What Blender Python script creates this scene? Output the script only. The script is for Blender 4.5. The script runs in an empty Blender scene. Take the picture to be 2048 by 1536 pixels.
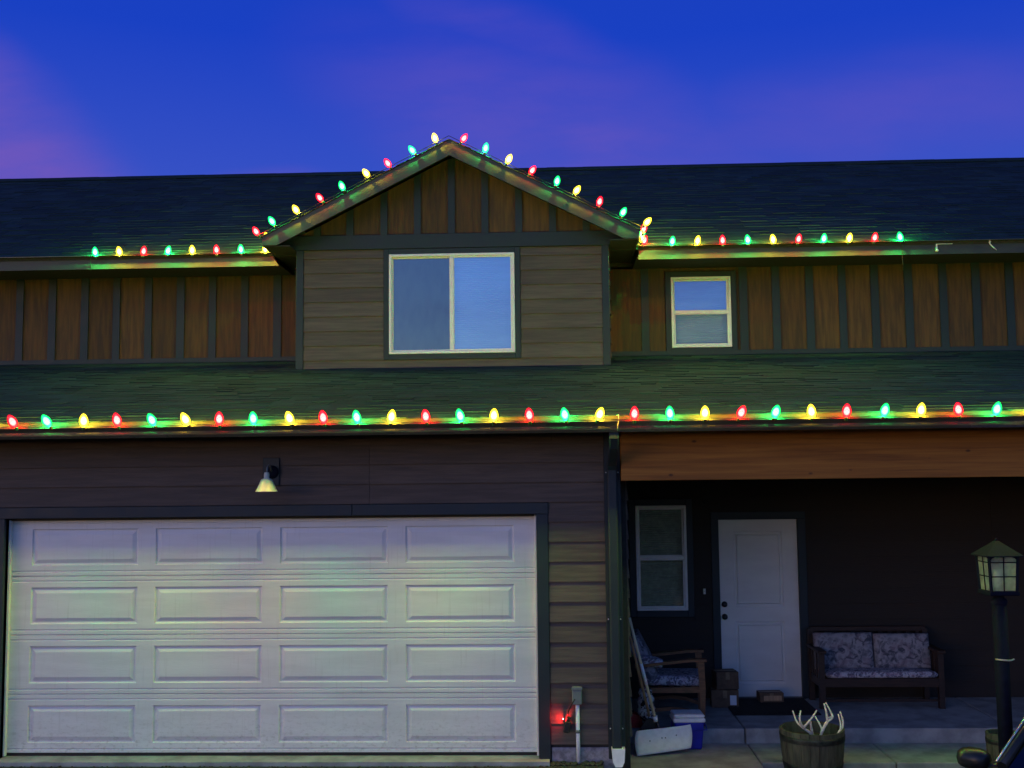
import bpy, bmesh, math, random
from mathutils import Vector, Matrix, Euler
random.seed(7)
R = math.radians
scene = bpy.context.scene
COL = scene.collection

# ------------------------------------------------------------------ camera
cam_d = bpy.data.cameras.new('camera')
cam = bpy.data.objects.new('camera', cam_d)
COL.objects.link(cam)
scene.camera = cam
cam_d.sensor_width = 36.0
cam_d.lens = 2178.35 / 2048 * 36.0
cam_d.clip_start = 0.05
cam_d.clip_end = 3000
PITCH, YAW, ROLL = 0.0849, -0.0367, -0.0107
fw = Vector((math.sin(YAW) * math.cos(PITCH), math.cos(YAW) * math.cos(PITCH), math.sin(PITCH)))
rt = Vector((math.cos(YAW), -math.sin(YAW), 0))
up = rt.cross(fw)
rt2 = math.cos(ROLL) * rt + math.sin(ROLL) * up
up2 = -math.sin(ROLL) * rt + math.cos(ROLL) * up
m = Matrix((rt2, up2, -fw)).transposed().to_4x4()
m.translation = Vector((5.0342, -9.905, 2.4716))
cam.matrix_world = m

# ------------------------------------------------------------------ sky, sun, exposure
SUN_DIR = Vector((0.9, 1.0, -0.35)).normalized()          # the way the light travels
world = bpy.data.worlds.new('World')
scene.world = world
world.use_nodes = True


class NT:
    """small helper for wiring nodes"""
    def __init__(s, tree):
        s.t = tree
        s.n = tree.nodes
        s.l = tree.links

    def new(s, kind, **kw):
        n = s.n.new(kind)
        for k, v in kw.items():
            setattr(n, k, v)
        return n

    def link(s, a, b):
        s.l.new(a, b)

    def put(s, sock, v):
        if hasattr(v, 'is_linked') or hasattr(v, 'links'):
            s.l.new(v, sock)
        else:
            sock.default_value = v

    def math(s, op, a, b=0.0, c=0.0, clamp=False):
        n = s.new('ShaderNodeMath', operation=op, use_clamp=clamp)
        s.put(n.inputs[0], a); s.put(n.inputs[1], b); s.put(n.inputs[2], c)
        return n.outputs[0]

    def mix(s, f, a, b, blend='MIX'):
        n = s.new('ShaderNodeMix', data_type='RGBA', blend_type=blend)
        n.clamp_factor = True
        s.put(n.inputs[0], f); s.put(n.inputs[6], a); s.put(n.inputs[7], b)
        return n.outputs[2]

    def noise(s, vec, scale, detail=3.0, rough=0.5, dist=0.0):
        n = s.new('ShaderNodeTexNoise')
        if vec is not None:
            s.link(vec, n.inputs['Vector'])
        n.inputs['Scale'].default_value = scale
        n.inputs['Detail'].default_value = detail
        n.inputs['Roughness'].default_value = rough
        n.inputs['Distortion'].default_value = dist
        return n.outputs['Fac']

    def map(s, vec, scale=(1, 1, 1), loc=(0, 0, 0), rot=(0, 0, 0)):
        n = s.new('ShaderNodeMapping')
        s.link(vec, n.inputs[0])
        n.inputs['Location'].default_value = loc
        n.inputs['Rotation'].default_value = rot
        n.inputs['Scale'].default_value = scale
        return n.outputs[0]

    def rng(s, v, a, b, c, d, smooth=True):
        n = s.new('ShaderNodeMapRange', interpolation_type='SMOOTHSTEP' if smooth else 'LINEAR')
        s.put(n.inputs[0], v)
        for i, q in enumerate((a, b, c, d)):
            n.inputs[i + 1].default_value = q
        return n.outputs[0]

    def ramp(s, f, stops):
        n = s.new('ShaderNodeValToRGB')
        s.link(f, n.inputs[0])
        e = n.color_ramp.elements
        while len(e) < len(stops):
            e.new(0.5)
        for q, (p, c) in zip(e, stops):
            q.position = p
            q.color = (*c, 1)
        return n.outputs[0]


def build_world():
    t = NT(world.node_tree)
    t.n.clear()
    out = t.new('ShaderNodeOutputWorld')
    bg = t.new('ShaderNodeBackground')
    t.link(bg.outputs[0], out.inputs[0])
    tc = t.new('ShaderNodeTexCoord').outputs['Generated']
    sep = t.new('ShaderNodeSeparateXYZ')
    t.link(tc, sep.inputs[0])
    x, y, z = sep.outputs
    # dusk sky: physical sky low behind the camera, deep blue on the far side
    sky = t.new('ShaderNodeTexSky', sky_type='NISHITA', sun_disc=False)
    sky.sun_elevation = R(3.0)
    sky.sun_rotation = math.atan2(-SUN_DIR.x, -SUN_DIR.y)
    sky.air_density = 1.0
    sky.dust_density = 1.0
    sky.ozone_density = 3.0
    west = t.mix(1.0, sky.outputs[0], (SKYW * 0.86, SKYW * 0.97, SKYW * 1.75, 1), 'MULTIPLY')
    east = t.ramp(t.rng(z, 0.0, 1.0, 0.0, 1.0, False),
                  [(0.0, (0.075, 0.095, 0.42)), (0.25, (0.040, 0.085, 0.56)), (0.38, (0.010, 0.052, 0.54)), (1.0, (0.010, 0.035, 0.30))])
    base = t.mix(t.rng(y, -0.55, 0.45, 1.0, 0.0), east, west)
    # thin pink-violet cloud veils
    s_ = t.math('DIVIDE', x, t.math('MAXIMUM', t.math('ABSOLUTE', y), 0.15))
    t_ = t.math('DIVIDE', z, t.math('MAXIMUM', t.math('ABSOLUTE', y), 0.15))
    cmb = t.new('ShaderNodeCombineXYZ')
    t.put(cmb.inputs[0], s_); t.put(cmb.inputs[1], t_); t.put(cmb.inputs[2], t.math('MULTIPLY', y, 0.6))
    p = cmb.outputs[0]
    warp = t.noise(p, 3.2, 3.0, 0.5)
    warp2 = t.noise(t.map(p, (1, 1, 1), (7, 3, 1)), 3.0, 3.0, 0.5)
    sw = t.math('ADD', s_, t.math('MULTIPLY', t.math('SUBTRACT', warp, 0.5), 0.16))
    tw = t.math('ADD', t_, t.math('MULTIPLY', t.math('SUBTRACT', warp2, 0.5), 0.10))

    def blob(cs, ct, rs, rt_, ang, soft):
        a = t.math('SUBTRACT', sw, cs)
        b = t.math('SUBTRACT', tw, ct)
        ca, sa = math.cos(ang), math.sin(ang)
        u = t.math('DIVIDE', t.math('ADD', t.math('MULTIPLY', a, ca), t.math('MULTIPLY', b, sa)), rs)
        v = t.math('DIVIDE', t.math('SUBTRACT', t.math('MULTIPLY', b, ca), t.math('MULTIPLY', a, sa)), rt_)
        d = t.math('SQRT', t.math('ADD', t.math('MULTIPLY', u, u), t.math('MULTIPLY', v, v)))
        return t.rng(d, soft, 1.0, 1.0, 0.0)
    edge = t.math('ADD', tw, t.math('MULTIPLY', t.math('ADD', sw, 0.522), 0.95))
    veils = t.math('MULTIPLY', t.rng(edge, 0.33, 0.45, 1.0, 0.0), t.rng(s_, -0.46, -0.30, 1.0, 0.0))
    veils = t.math('MULTIPLY', veils, t.rng(t_, 0.25, 0.36, 1.0, 0.75))
    for q, w in ((blob(-0.29, 0.275, 0.11, 0.028, 0.1, 0.0), 0.6), (blob(0.02, 0.330, 0.33, 0.11, -0.32, 0.0), 0.52),
                 (blob(-0.03, 0.425, 0.17, 0.035, -0.30, 0.0), 0.30), (blob(0.30, 0.34, 0.34, 0.07, 0.12, 0.0), 0.30)):
        veils = t.math('MAXIMUM', veils, t.math('MULTIPLY', q, w))
    generic = t.math('MULTIPLY', t.rng(t.noise(t.map(tc, (1.2, 1.2, 4.0)), 2.0, 4.0, 0.55), 0.45, 0.75, 0.0, 1.0), 0.45)
    streak = t.rng(t.noise(t.map(p, (1.5, 5.0, 1.0), (2, 5, 0), (0, 0, -0.35)), 3.2, 7.0, 0.58), 0.3, 0.72, 0.50, 1.20)
    front = t.rng(y, 0.1, 0.5, 0.0, 1.0)
    veil = t.math('MULTIPLY', t.math('ADD', t.math('MULTIPLY', veils, front), t.math('MULTIPLY', generic, t.math('SUBTRACT', 1.0, front))), streak, clamp=True)
    col = t.mix(veil, base, (0.155, 0.095, 0.50, 1))
    t.link(col, bg.inputs[0])
    bg.inputs[1].default_value = 1.0


SKYW = 0.32
build_world()

sun_d = bpy.data.lights.new('sun', 'SUN')
sun_d.energy = 0.04
sun_d.angle = R(40)
sun_d.color = (1.0, 0.86, 0.80)
sun = bpy.data.objects.new('sun', sun_d)
COL.objects.link(sun)
sun.rotation_euler = SUN_DIR.to_track_quat('-Z', 'Y').to_euler()
sun.location = (-12, -6, 12)

vs = scene.view_settings
vs.view_transform = 'Standard'
vs.look = 'None'
vs.exposure = 0.0
vs.gamma = 1.0
cy = scene.cycles
cy.use_denoising = True
cy.max_bounces = 7
cy.diffuse_bounces = 3
cy.glossy_bounces = 3
cy.transmission_bounces = 6
cy.volume_bounces = 0
cy.transparent_max_bounces = 12
cy.sample_clamp_indirect = 4.0
cy.sample_clamp_direct = 0.0
cy.use_light_tree = True
cy.caustics_reflective = False
cy.caustics_refractive = False

# ------------------------------------------------------------------ materials
MAT = {}


def mat(name, color, rough=0.7, metal=0.0, var=0.12, scale=(6, 6, 6), nscale=3.0, rnd=0.0, bump=0.0, bscale=40.0, dark=None, spec=0.5, coat=0.0):
    """plain procedural surface: noise-mottled colour, per-object tone, fine relief"""
    m_ = bpy.data.materials.new(name)
    m_.use_nodes = True
    t = NT(m_.node_tree)
    b = t.n['Principled BSDF']
    b.inputs['Roughness'].default_value = rough
    b.inputs['Metallic'].default_value = metal
    b.inputs['Specular IOR Level'].default_value = spec
    b.inputs['Coat Weight'].default_value = coat
    geo = t.new('ShaderNodeNewGeometry').outputs['Position']
    vec = t.map(geo, scale)
    n1 = t.noise(vec, nscale, 5.0, 0.6)
    c2 = dark if dark else tuple(max(0.0, c * (1 - 2.2 * var)) for c in color)
    c1 = tuple(min(1.0, c * (1 + var)) for c in color)
    col = t.mix(t.rng(n1, 0.3, 0.7, 0.0, 1.0), (*c2, 1), (*c1, 1))
    if rnd:
        oi = t.new('ShaderNodeObjectInfo').outputs['Random']
        f = t.rng(oi, 0, 1, 1 - rnd, 1 + rnd, False)
        hsv = t.new('ShaderNodeHueSaturation')
        t.link(col, hsv.inputs['Color'])
        t.link(f, hsv.inputs['Value'])
        col = hsv.outputs[0]
    t.link(col, b.inputs['Base Color'])
    if bump:
        bn = t.new('ShaderNodeBump')
        bn.inputs['Strength'].default_value = bump
        bn.inputs['Distance'].default_value = 0.01
        t.link(t.noise(t.map(geo, scale), bscale, 4.0, 0.6), bn.inputs['Height'])
        t.link(bn.outputs[0], b.inputs['Normal'])
        t.link(t.rng(n1, 0.2, 0.8, max(0.0, rough - 0.1), min(1.0, rough + 0.1)), b.inputs['Roughness'])
    MAT[name] = m_
    return m_


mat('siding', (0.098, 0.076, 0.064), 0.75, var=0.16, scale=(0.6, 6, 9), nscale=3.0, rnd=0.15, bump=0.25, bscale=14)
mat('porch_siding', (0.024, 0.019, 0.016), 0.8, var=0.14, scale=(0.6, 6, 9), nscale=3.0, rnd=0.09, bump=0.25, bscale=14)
mat('ply', (0.092, 0.045, 0.017), 0.8, var=0.22, scale=(9, 9, 0.8), nscale=2.5, rnd=0.22, bump=0.35, bscale=8)
mat('trim', (0.010, 0.022, 0.032), 0.6, var=0.10, scale=(2, 2, 2), rnd=0.10, bump=0.12, bscale=30)
mat('fascia_paint', (0.042, 0.046, 0.045), 0.55, var=0.14, scale=(1.2, 3, 3), rnd=0.05, bump=0.15, bscale=25)
mat('soffit', (0.030, 0.027, 0.023), 0.8, var=0.12)
mat('core', (0.03, 0.03, 0.03), 0.9)
mat('foundation', (0.30, 0.29, 0.33), 0.9, var=0.2, bump=0.5, bscale=30)
mat('door_white', (0.76, 0.75, 0.73), 0.45, var=0.03, scale=(1, 6, 3), nscale=2, bump=0.06, bscale=60)
mat('garage_white', (0.74, 0.735, 0.73), 0.5, var=0.035, scale=(0.7, 3, 5), nscale=2.2, bump=0.12, bscale=22)


def grime():
    """splashed dirt on the lower part of the garage door, thin streaks above"""
    m_ = MAT['garage_white']
    t = NT(m_.node_tree)
    b = t.n['Principled BSDF']
    src = b.inputs['Base Color'].links[0].from_socket
    geo = t.new('ShaderNodeNewGeometry').outputs['Position']
    sp_ = t.new('ShaderNodeSeparateXYZ')
    t.link(geo, sp_.inputs[0])
    low = t.rng(sp_.outputs[2], 0.0, 0.55, 0.75, 0.0)
    spl = t.rng(t.noise(t.map(geo, (5, 5, 9)), 4.0, 6, 0.7), 0.48, 0.72, 0.0, 1.0)
    stk = t.math('MULTIPLY', t.rng(t.noise(t.map(geo, (14, 3, 0.7)), 3.0, 4, 0.6), 0.55, 0.75, 0.0, 1.0), 0.22)
    f = t.math('MAXIMUM', t.math('MULTIPLY', low, spl), stk)
    t.link(t.mix(f, src, (0.40, 0.38, 0.34, 1)), b.inputs['Base Color'])


grime()
mat('vinyl', (0.78, 0.78, 0.76), 0.35, var=0.03)
mat('rubber', (0.012, 0.012, 0.012), 0.7)
mat('gutter', (0.105, 0.092, 0.070), 0.24, var=0.08, scale=(0.8, 4, 4), bump=0.05, bscale=10, metal=0.35)
mat('concrete', (0.34, 0.35, 0.34), 0.85, var=0.16, scale=(2, 2, 2), nscale=2.0, bump=0.35, bscale=40)
mat('driveway', (0.060, 0.066, 0.042), 0.95, var=0.3, scale=(9, 9, 9), nscale=4, bump=1.0, bscale=14)
mat('soil', (0.040, 0.038, 0.030), 0.95, var=0.35, scale=(5, 5, 5), nscale=4, bump=1.0, bscale=12)
mat('pebble', (0.20, 0.20, 0.19), 0.85, var=0.3, scale=(14, 14, 14), nscale=3)
mat('black_metal', (0.020, 0.021, 0.026), 0.4, var=0.15)
mat('black_plastic', (0.012, 0.012, 0.013), 0.5)
mat('grey_plastic', (0.16, 0.19, 0.19), 0.5, var=0.06)
mat('white_plastic', (0.82, 0.83, 0.84), 0.45, var=0.04)
mat('post_paint', (0.008, 0.010, 0.022), 0.7, var=0.15, bump=0.1, bscale=30, spec=0.06)
mat('lamp_enamel', (0.46, 0.54, 0.50), 0.3, var=0.04)
mat('cooler_blue', (0.010, 0.018, 0.36), 0.4, var=0.06)
mat('red_plastic', (0.42, 0.015, 0.02), 0.45, var=0.1)
mat('handle_wood', (0.82, 0.70, 0.42), 0.6, var=0.12, scale=(14, 14, 1.5))
mat('handle_wood_dark', (0.46, 0.29, 0.15), 0.6, var=0.12, scale=(14, 14, 1.5))
mat('chair_wood', (0.19, 0.080, 0.032), 0.5, var=0.2, scale=(3, 12, 12), bump=0.1, bscale=10)
mat('bench_wood', (0.030, 0.015, 0.009), 0.55, var=0.2, scale=(2, 12, 12))
mat('cardboard', (0.14, 0.085, 0.05), 0.85, var=0.12, rnd=0.15)
mat('packing_tape', (0.24, 0.16, 0.09), 0.35)
mat('paper', (0.74, 0.75, 0.78), 0.7, var=0.02)
mat('doormat', (0.014, 0.013, 0.013), 0.98, var=0.3, bump=0.6, bscale=60)
mat('barrel_wood', (0.072, 0.072, 0.050), 0.8, var=0.25, scale=(10, 10, 1.2), rnd=0.14, bump=0.4, bscale=10)
mat('barrel_hoop', (0.030, 0.034, 0.032), 0.55, metal=0.5, var=0.3)
mat('antler_bone', (0.80, 0.77, 0.66), 0.55, var=0.12, scale=(12, 12, 12), bump=0.2, bscale=20)
mat('car_paint', (0.012, 0.013, 0.015), 0.38, coat=0.1, spec=0.35)
mat('car_chrome', (0.55, 0.56, 0.52), 0.25, metal=1.0)
mat('tyre_rubber', (0.02, 0.02, 0.02), 0.85)
mat('wire', (0.010, 0.014, 0.010), 0.5)
mat('wire_pale', (0.42, 0.40, 0.32), 0.5)
mat('blind', (0.46, 0.56, 0.70), 0.7, var=0.05, scale=(0.8, 1, 6))
mat('curtain_dark', (0.46, 0.50, 0.40), 0.9, var=0.1)
mat('screen', (0.060, 0.078, 0.088), 0.9, var=0.12, scale=(4, 4, 1.5))


def mat_beam():
    m_ = bpy.data.materials.new('beam_wood')
    m_.use_nodes = True
    t = NT(m_.node_tree)
    b = t.n['Principled BSDF']
    b.inputs['Roughness'].default_value = 0.7
    geo = t.new('ShaderNodeNewGeometry').outputs['Position']
    v = t.map(geo, (0.35, 6, 9))
    n1 = t.noise(v, 3.0, 6, 0.6, 0.6)
    col = t.ramp(n1, [(0.25, (0.17, 0.062, 0.008)), (0.5, (0.30, 0.118, 0.014)), (0.75, (0.42, 0.185, 0.026))])
    # knots
    vo = t.new('ShaderNodeTexVoronoi', feature='F1')
    t.link(t.map(geo, (1.6, 1.6, 3.0)), vo.inputs['Vector'])
    vo.inputs['Scale'].default_value = 2.6
    k = t.rng(vo.outputs['Distance'], 0.04, 0.13, 0.85, 0.0)
    col = t.mix(k, col, (0.055, 0.020, 0.010, 1))
    t.link(col, b.inputs['Base Color'])
    bn = t.new('ShaderNodeBump')
    bn.inputs['Strength'].default_value = 0.2
    t.link(n1, bn.inputs['Height'])
    t.link(bn.outputs[0], b.inputs['Normal'])
    MAT['beam_wood'] = m_


mat_beam()


def mat_shingle():
    m_ = bpy.data.materials.new('shingle')
    m_.use_nodes = True
    t = NT(m_.node_tree)
    b = t.n['Principled BSDF']
    b.inputs['Roughness'].default_value = 0.9
    b.inputs['Specular IOR Level'].default_value = 0.18
    a = t.new('ShaderNodeAttribute', attribute_name='tone')
    geo = t.new('ShaderNodeNewGeometry').outputs['Position']
    g = t.noise(geo, 120.0, 3, 0.7)
    big = t.noise(geo, 1.3, 3, 0.6)
    col = t.mix(a.outputs['Fac'], (0.004, 0.013, 0.016, 1), (0.017, 0.042, 0.048, 1))
    col = t.mix(t.rng(g, 0.35, 0.7, 0.0, 0.5), col, (0.024, 0.050, 0.054, 1))
    col = t.mix(t.rng(big, 0.35, 0.7, 0.0, 0.35), col, (0.008, 0.020, 0.022, 1))
    t.link(col, b.inputs['Base Color'])
    bn = t.new('ShaderNodeBump')
    bn.inputs['Strength'].default_value = 0.6
    bn.inputs['Distance'].default_value = 0.004
    t.link(g, bn.inputs['Height'])
    t.link(bn.outputs[0], b.inputs['Normal'])
    MAT['shingle'] = m_


mat_shingle()


def mat_fabric(name, light, dark, scale, thr=(0.42, 0.56)):
    m_ = bpy.data.materials.new(name)
    m_.use_nodes = True
    t = NT(m_.node_tree)
    b = t.n['Principled BSDF']
    b.inputs['Roughness'].default_value = 0.95
    geo = t.new('ShaderNodeTexCoord').outputs['Object']
    w = t.noise(geo, scale * 0.9, 3, 0.6, 1.4)
    vo = t.new('ShaderNodeTexVoronoi', feature='F1')
    t.link(geo, vo.inputs['Vector'])
    vo.inputs['Scale'].default_value = scale * 1.1
    petal = t.rng(vo.outputs['Distance'], 0.15, 0.55, 0.0, 1.0)
    f = t.math('MULTIPLY', t.rng(w, thr[0], thr[1], 0.0, 1.0), t.math('ADD', 0.55, t.math('MULTIPLY', petal, 0.45)))
    col = t.mix(f, (*dark, 1), (*light, 1))
    col = t.mix(t.rng(t.noise(t.map(geo, (1, 1, 1), (3, 4, 5)), scale * 0.6, 2, 0.5), 0.5, 0.66, 0.0, 0.5), col, (light[0] * 0.75, light[1] * 0.55, light[2] * 0.6, 1))
    t.link(col, b.inputs['Base Color'])
    MAT[name] = m_


mat_fabric('floral', (0.27, 0.28, 0.32), (0.05, 0.06, 0.09), 12.0, (0.36, 0.56))
mat_fabric('floral_seat', (0.44, 0.45, 0.52), (0.09, 0.09, 0.14), 24.0)
mat_fabric('mottled', (0.62, 0.62, 0.60), (0.008, 0.008, 0.008), 16.0, (0.46, 0.52))


def mat_pane(name, refl, tint, rough=0.02, coat=(0.95, 0.97, 1.0)):
    """window glass: see-through sheet with a coated reflection"""
    m_ = bpy.data.materials.new(name)
    m_.use_nodes = True
    t = NT(m_.node_tree)
    t.n.clear()
    out = t.new('ShaderNodeOutputMaterial')
    tr = t.new('ShaderNodeBsdfTransparent')
    tr.inputs[0].default_value = (*tint, 1)
    gl = t.new('ShaderNodeBsdfGlossy')
    gl.inputs['Color'].default_value = (*coat, 1)
    gl.inputs['Roughness'].default_value = rough
    geo = t.new('ShaderNodeNewGeometry').outputs['Position']
    bn = t.new('ShaderNodeBump')
    bn.inputs['Strength'].default_value = 0.04
    bn.inputs['Distance'].default_value = 0.02
    t.link(t.noise(geo, 2.5, 2, 0.5), bn.inputs['Height'])
    t.link(bn.outputs[0], gl.inputs['Normal'])
    fr = t.new('ShaderNodeFresnel')
    fr.inputs[0].default_value = 1.5
    f = t.math('ADD', t.math('MULTIPLY', fr.outputs[0], 0.9), refl, clamp=True)
    mx = t.new('ShaderNodeMixShader')
    t.link(f, mx.inputs[0])
    t.link(tr.outputs[0], mx.inputs[1])
    t.link(gl.outputs[0], mx.inputs[2])
    t.link(mx.outputs[0], out.inputs[0])
    MAT[name] = m_


mat_pane('glass_coated', 0.42, (0.78, 0.86, 1.0), coat=(0.56, 0.78, 1.0))
mat_pane('glass_screened', 0.15, (0.80, 0.88, 0.92), coat=(0.70, 0.88, 1.0))
mat_pane('glass_plain', 0.08, (0.85, 0.9, 0.88))
mat_pane('glass_porch', 0.0, (0.86, 0.90, 0.84))
mat_pane('glass_car', 0.0, (0.22, 0.25, 0.23))


def mat_lantern_glass():
    m_ = bpy.data.materials.new('lantern_glass')
    m_.use_nodes = True
    t = NT(m_.node_tree)
    t.n.clear()
    out = t.new('ShaderNodeOutputMaterial')
    tl = t.new('ShaderNodeBsdfTranslucent')
    tl.inputs[0].default_value = (0.80, 0.85, 0.74, 1)
    df = t.new('ShaderNodeBsdfDiffuse')
    df.inputs[0].default_value = (0.62, 0.66, 0.58, 1)
    tr = t.new('ShaderNodeBsdfTransparent')
    tr.inputs[0].default_value = (0.85, 0.9, 0.82, 1)
    geo = t.new('ShaderNodeNewGeometry').outputs['Position']
    a = t.new('ShaderNodeMixShader')
    a.inputs[0].default_value = 0.35
    t.link(tl.outputs[0], a.inputs[1]); t.link(df.outputs[0], a.inputs[2])
    b = t.new('ShaderNodeMixShader')
    t.link(t.rng(t.noise(geo, 14, 3, 0.5), 0.3, 0.7, 0.35, 0.62), b.inputs[0])
    t.link(a.outputs[0], b.inputs[1]); t.link(tr.outputs[0], b.inputs[2])
    t.link(b.outputs[0], out.inputs[0])
    MAT['lantern_glass'] = m_


mat_lantern_glass()

BULB = {'red': ((1.0, 0.030, 0.022), (1.0, 0.42, 0.36), (1.0, 0.0, 0.02)),
        'green': ((0.025, 1.0, 0.22), (0.42, 1.0, 0.66), (0.0, 0.66, 0.12)),
        'yellow': ((1.0, 0.74, 0.07), (1.0, 0.92, 0.50), (1.0, 0.74, 0.03))}
CORE_POWER = {'red': 9000.0, 'green': 18500.0, 'yellow': 13500.0}


def mat_bulbs():
    for k, (core, tint, glow) in BULB.items():
        m_ = bpy.data.materials.new('bulb_core_' + k)
        m_.use_nodes = True
        t = NT(m_.node_tree)
        t.n.clear()
        out = t.new('ShaderNodeOutputMaterial')
        em = t.new('ShaderNodeEmission')
        em.inputs[0].default_value = (*core, 1)
        em.inputs[1].default_value = CORE_POWER[k]
        t.link(em.outputs[0], out.inputs[0])
        MAT['core_' + k] = m_
        m_ = bpy.data.materials.new('bulb_glass_' + k)
        m_.use_nodes = True
        t = NT(m_.node_tree)
        t.n.clear()
        out = t.new('ShaderNodeOutputMaterial')
        em = t.new('ShaderNodeEmission')
        em.inputs[0].default_value = (*glow, 1)
        em.inputs[1].default_value = 1.6
        tr = t.new('ShaderNodeBsdfTransparent')
        tr.inputs[0].default_value = (*tint, 1)
        ad = t.new('ShaderNodeAddShader')
        t.link(em.outputs[0], ad.inputs[0]); t.link(tr.outputs[0], ad.inputs[1])
        t.link(ad.outputs[0], out.inputs[0])
        m_.cycles.emission_sampling = 'NONE'
        MAT['glass_' + k] = m_
        m_ = bpy.data.materials.new('bulb_mid_glow_' + k)  # clear layer with painted glow, blends the white middle into the coloured rim
        m_.use_nodes = True
        t = NT(m_.node_tree)
        t.n.clear()
        out = t.new('ShaderNodeOutputMaterial')
        em = t.new('ShaderNodeEmission')
        em.inputs[0].default_value = (*[0.95 * a_ + 0.05 for a_ in glow], 1)
        em.inputs[1].default_value = 1.5
        tr = t.new('ShaderNodeBsdfTransparent')
        ad = t.new('ShaderNodeAddShader')
        t.link(em.outputs[0], ad.inputs[0]); t.link(tr.outputs[0], ad.inputs[1])
        t.link(ad.outputs[0], out.inputs[0])
        m_.cycles.emission_sampling = 'NONE'
        MAT['mid_glow_' + k] = m_
        m2 = m_.copy()
        m2.name = 'bulb_glow_' + k
        e2 = m2.node_tree.nodes['Emission']
        e2.inputs[0].default_value = (*[0.62 * a_ + 0.38 for a_ in glow], 1)
        e2.inputs[1].default_value = 2.6
        m2.cycles.emission_sampling = 'NONE'
        MAT['glow_' + k] = m2


mat_bulbs()


def mat_emit(name, color, power):
    m_ = bpy.data.materials.new(name)
    m_.use_nodes = True
    t = NT(m_.node_tree)
    t.n.clear()
    out = t.new('ShaderNodeOutputMaterial')
    em = t.new('ShaderNodeEmission')
    em.inputs[0].default_value = (*color, 1)
    em.inputs[1].default_value = power
    t.link(em.outputs[0], out.inputs[0])
    MAT[name] = m_


mat_emit('red_lens', (1.0, 0.02, 0.02), 900.0)

# ------------------------------------------------------------------ building helpers


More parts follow.
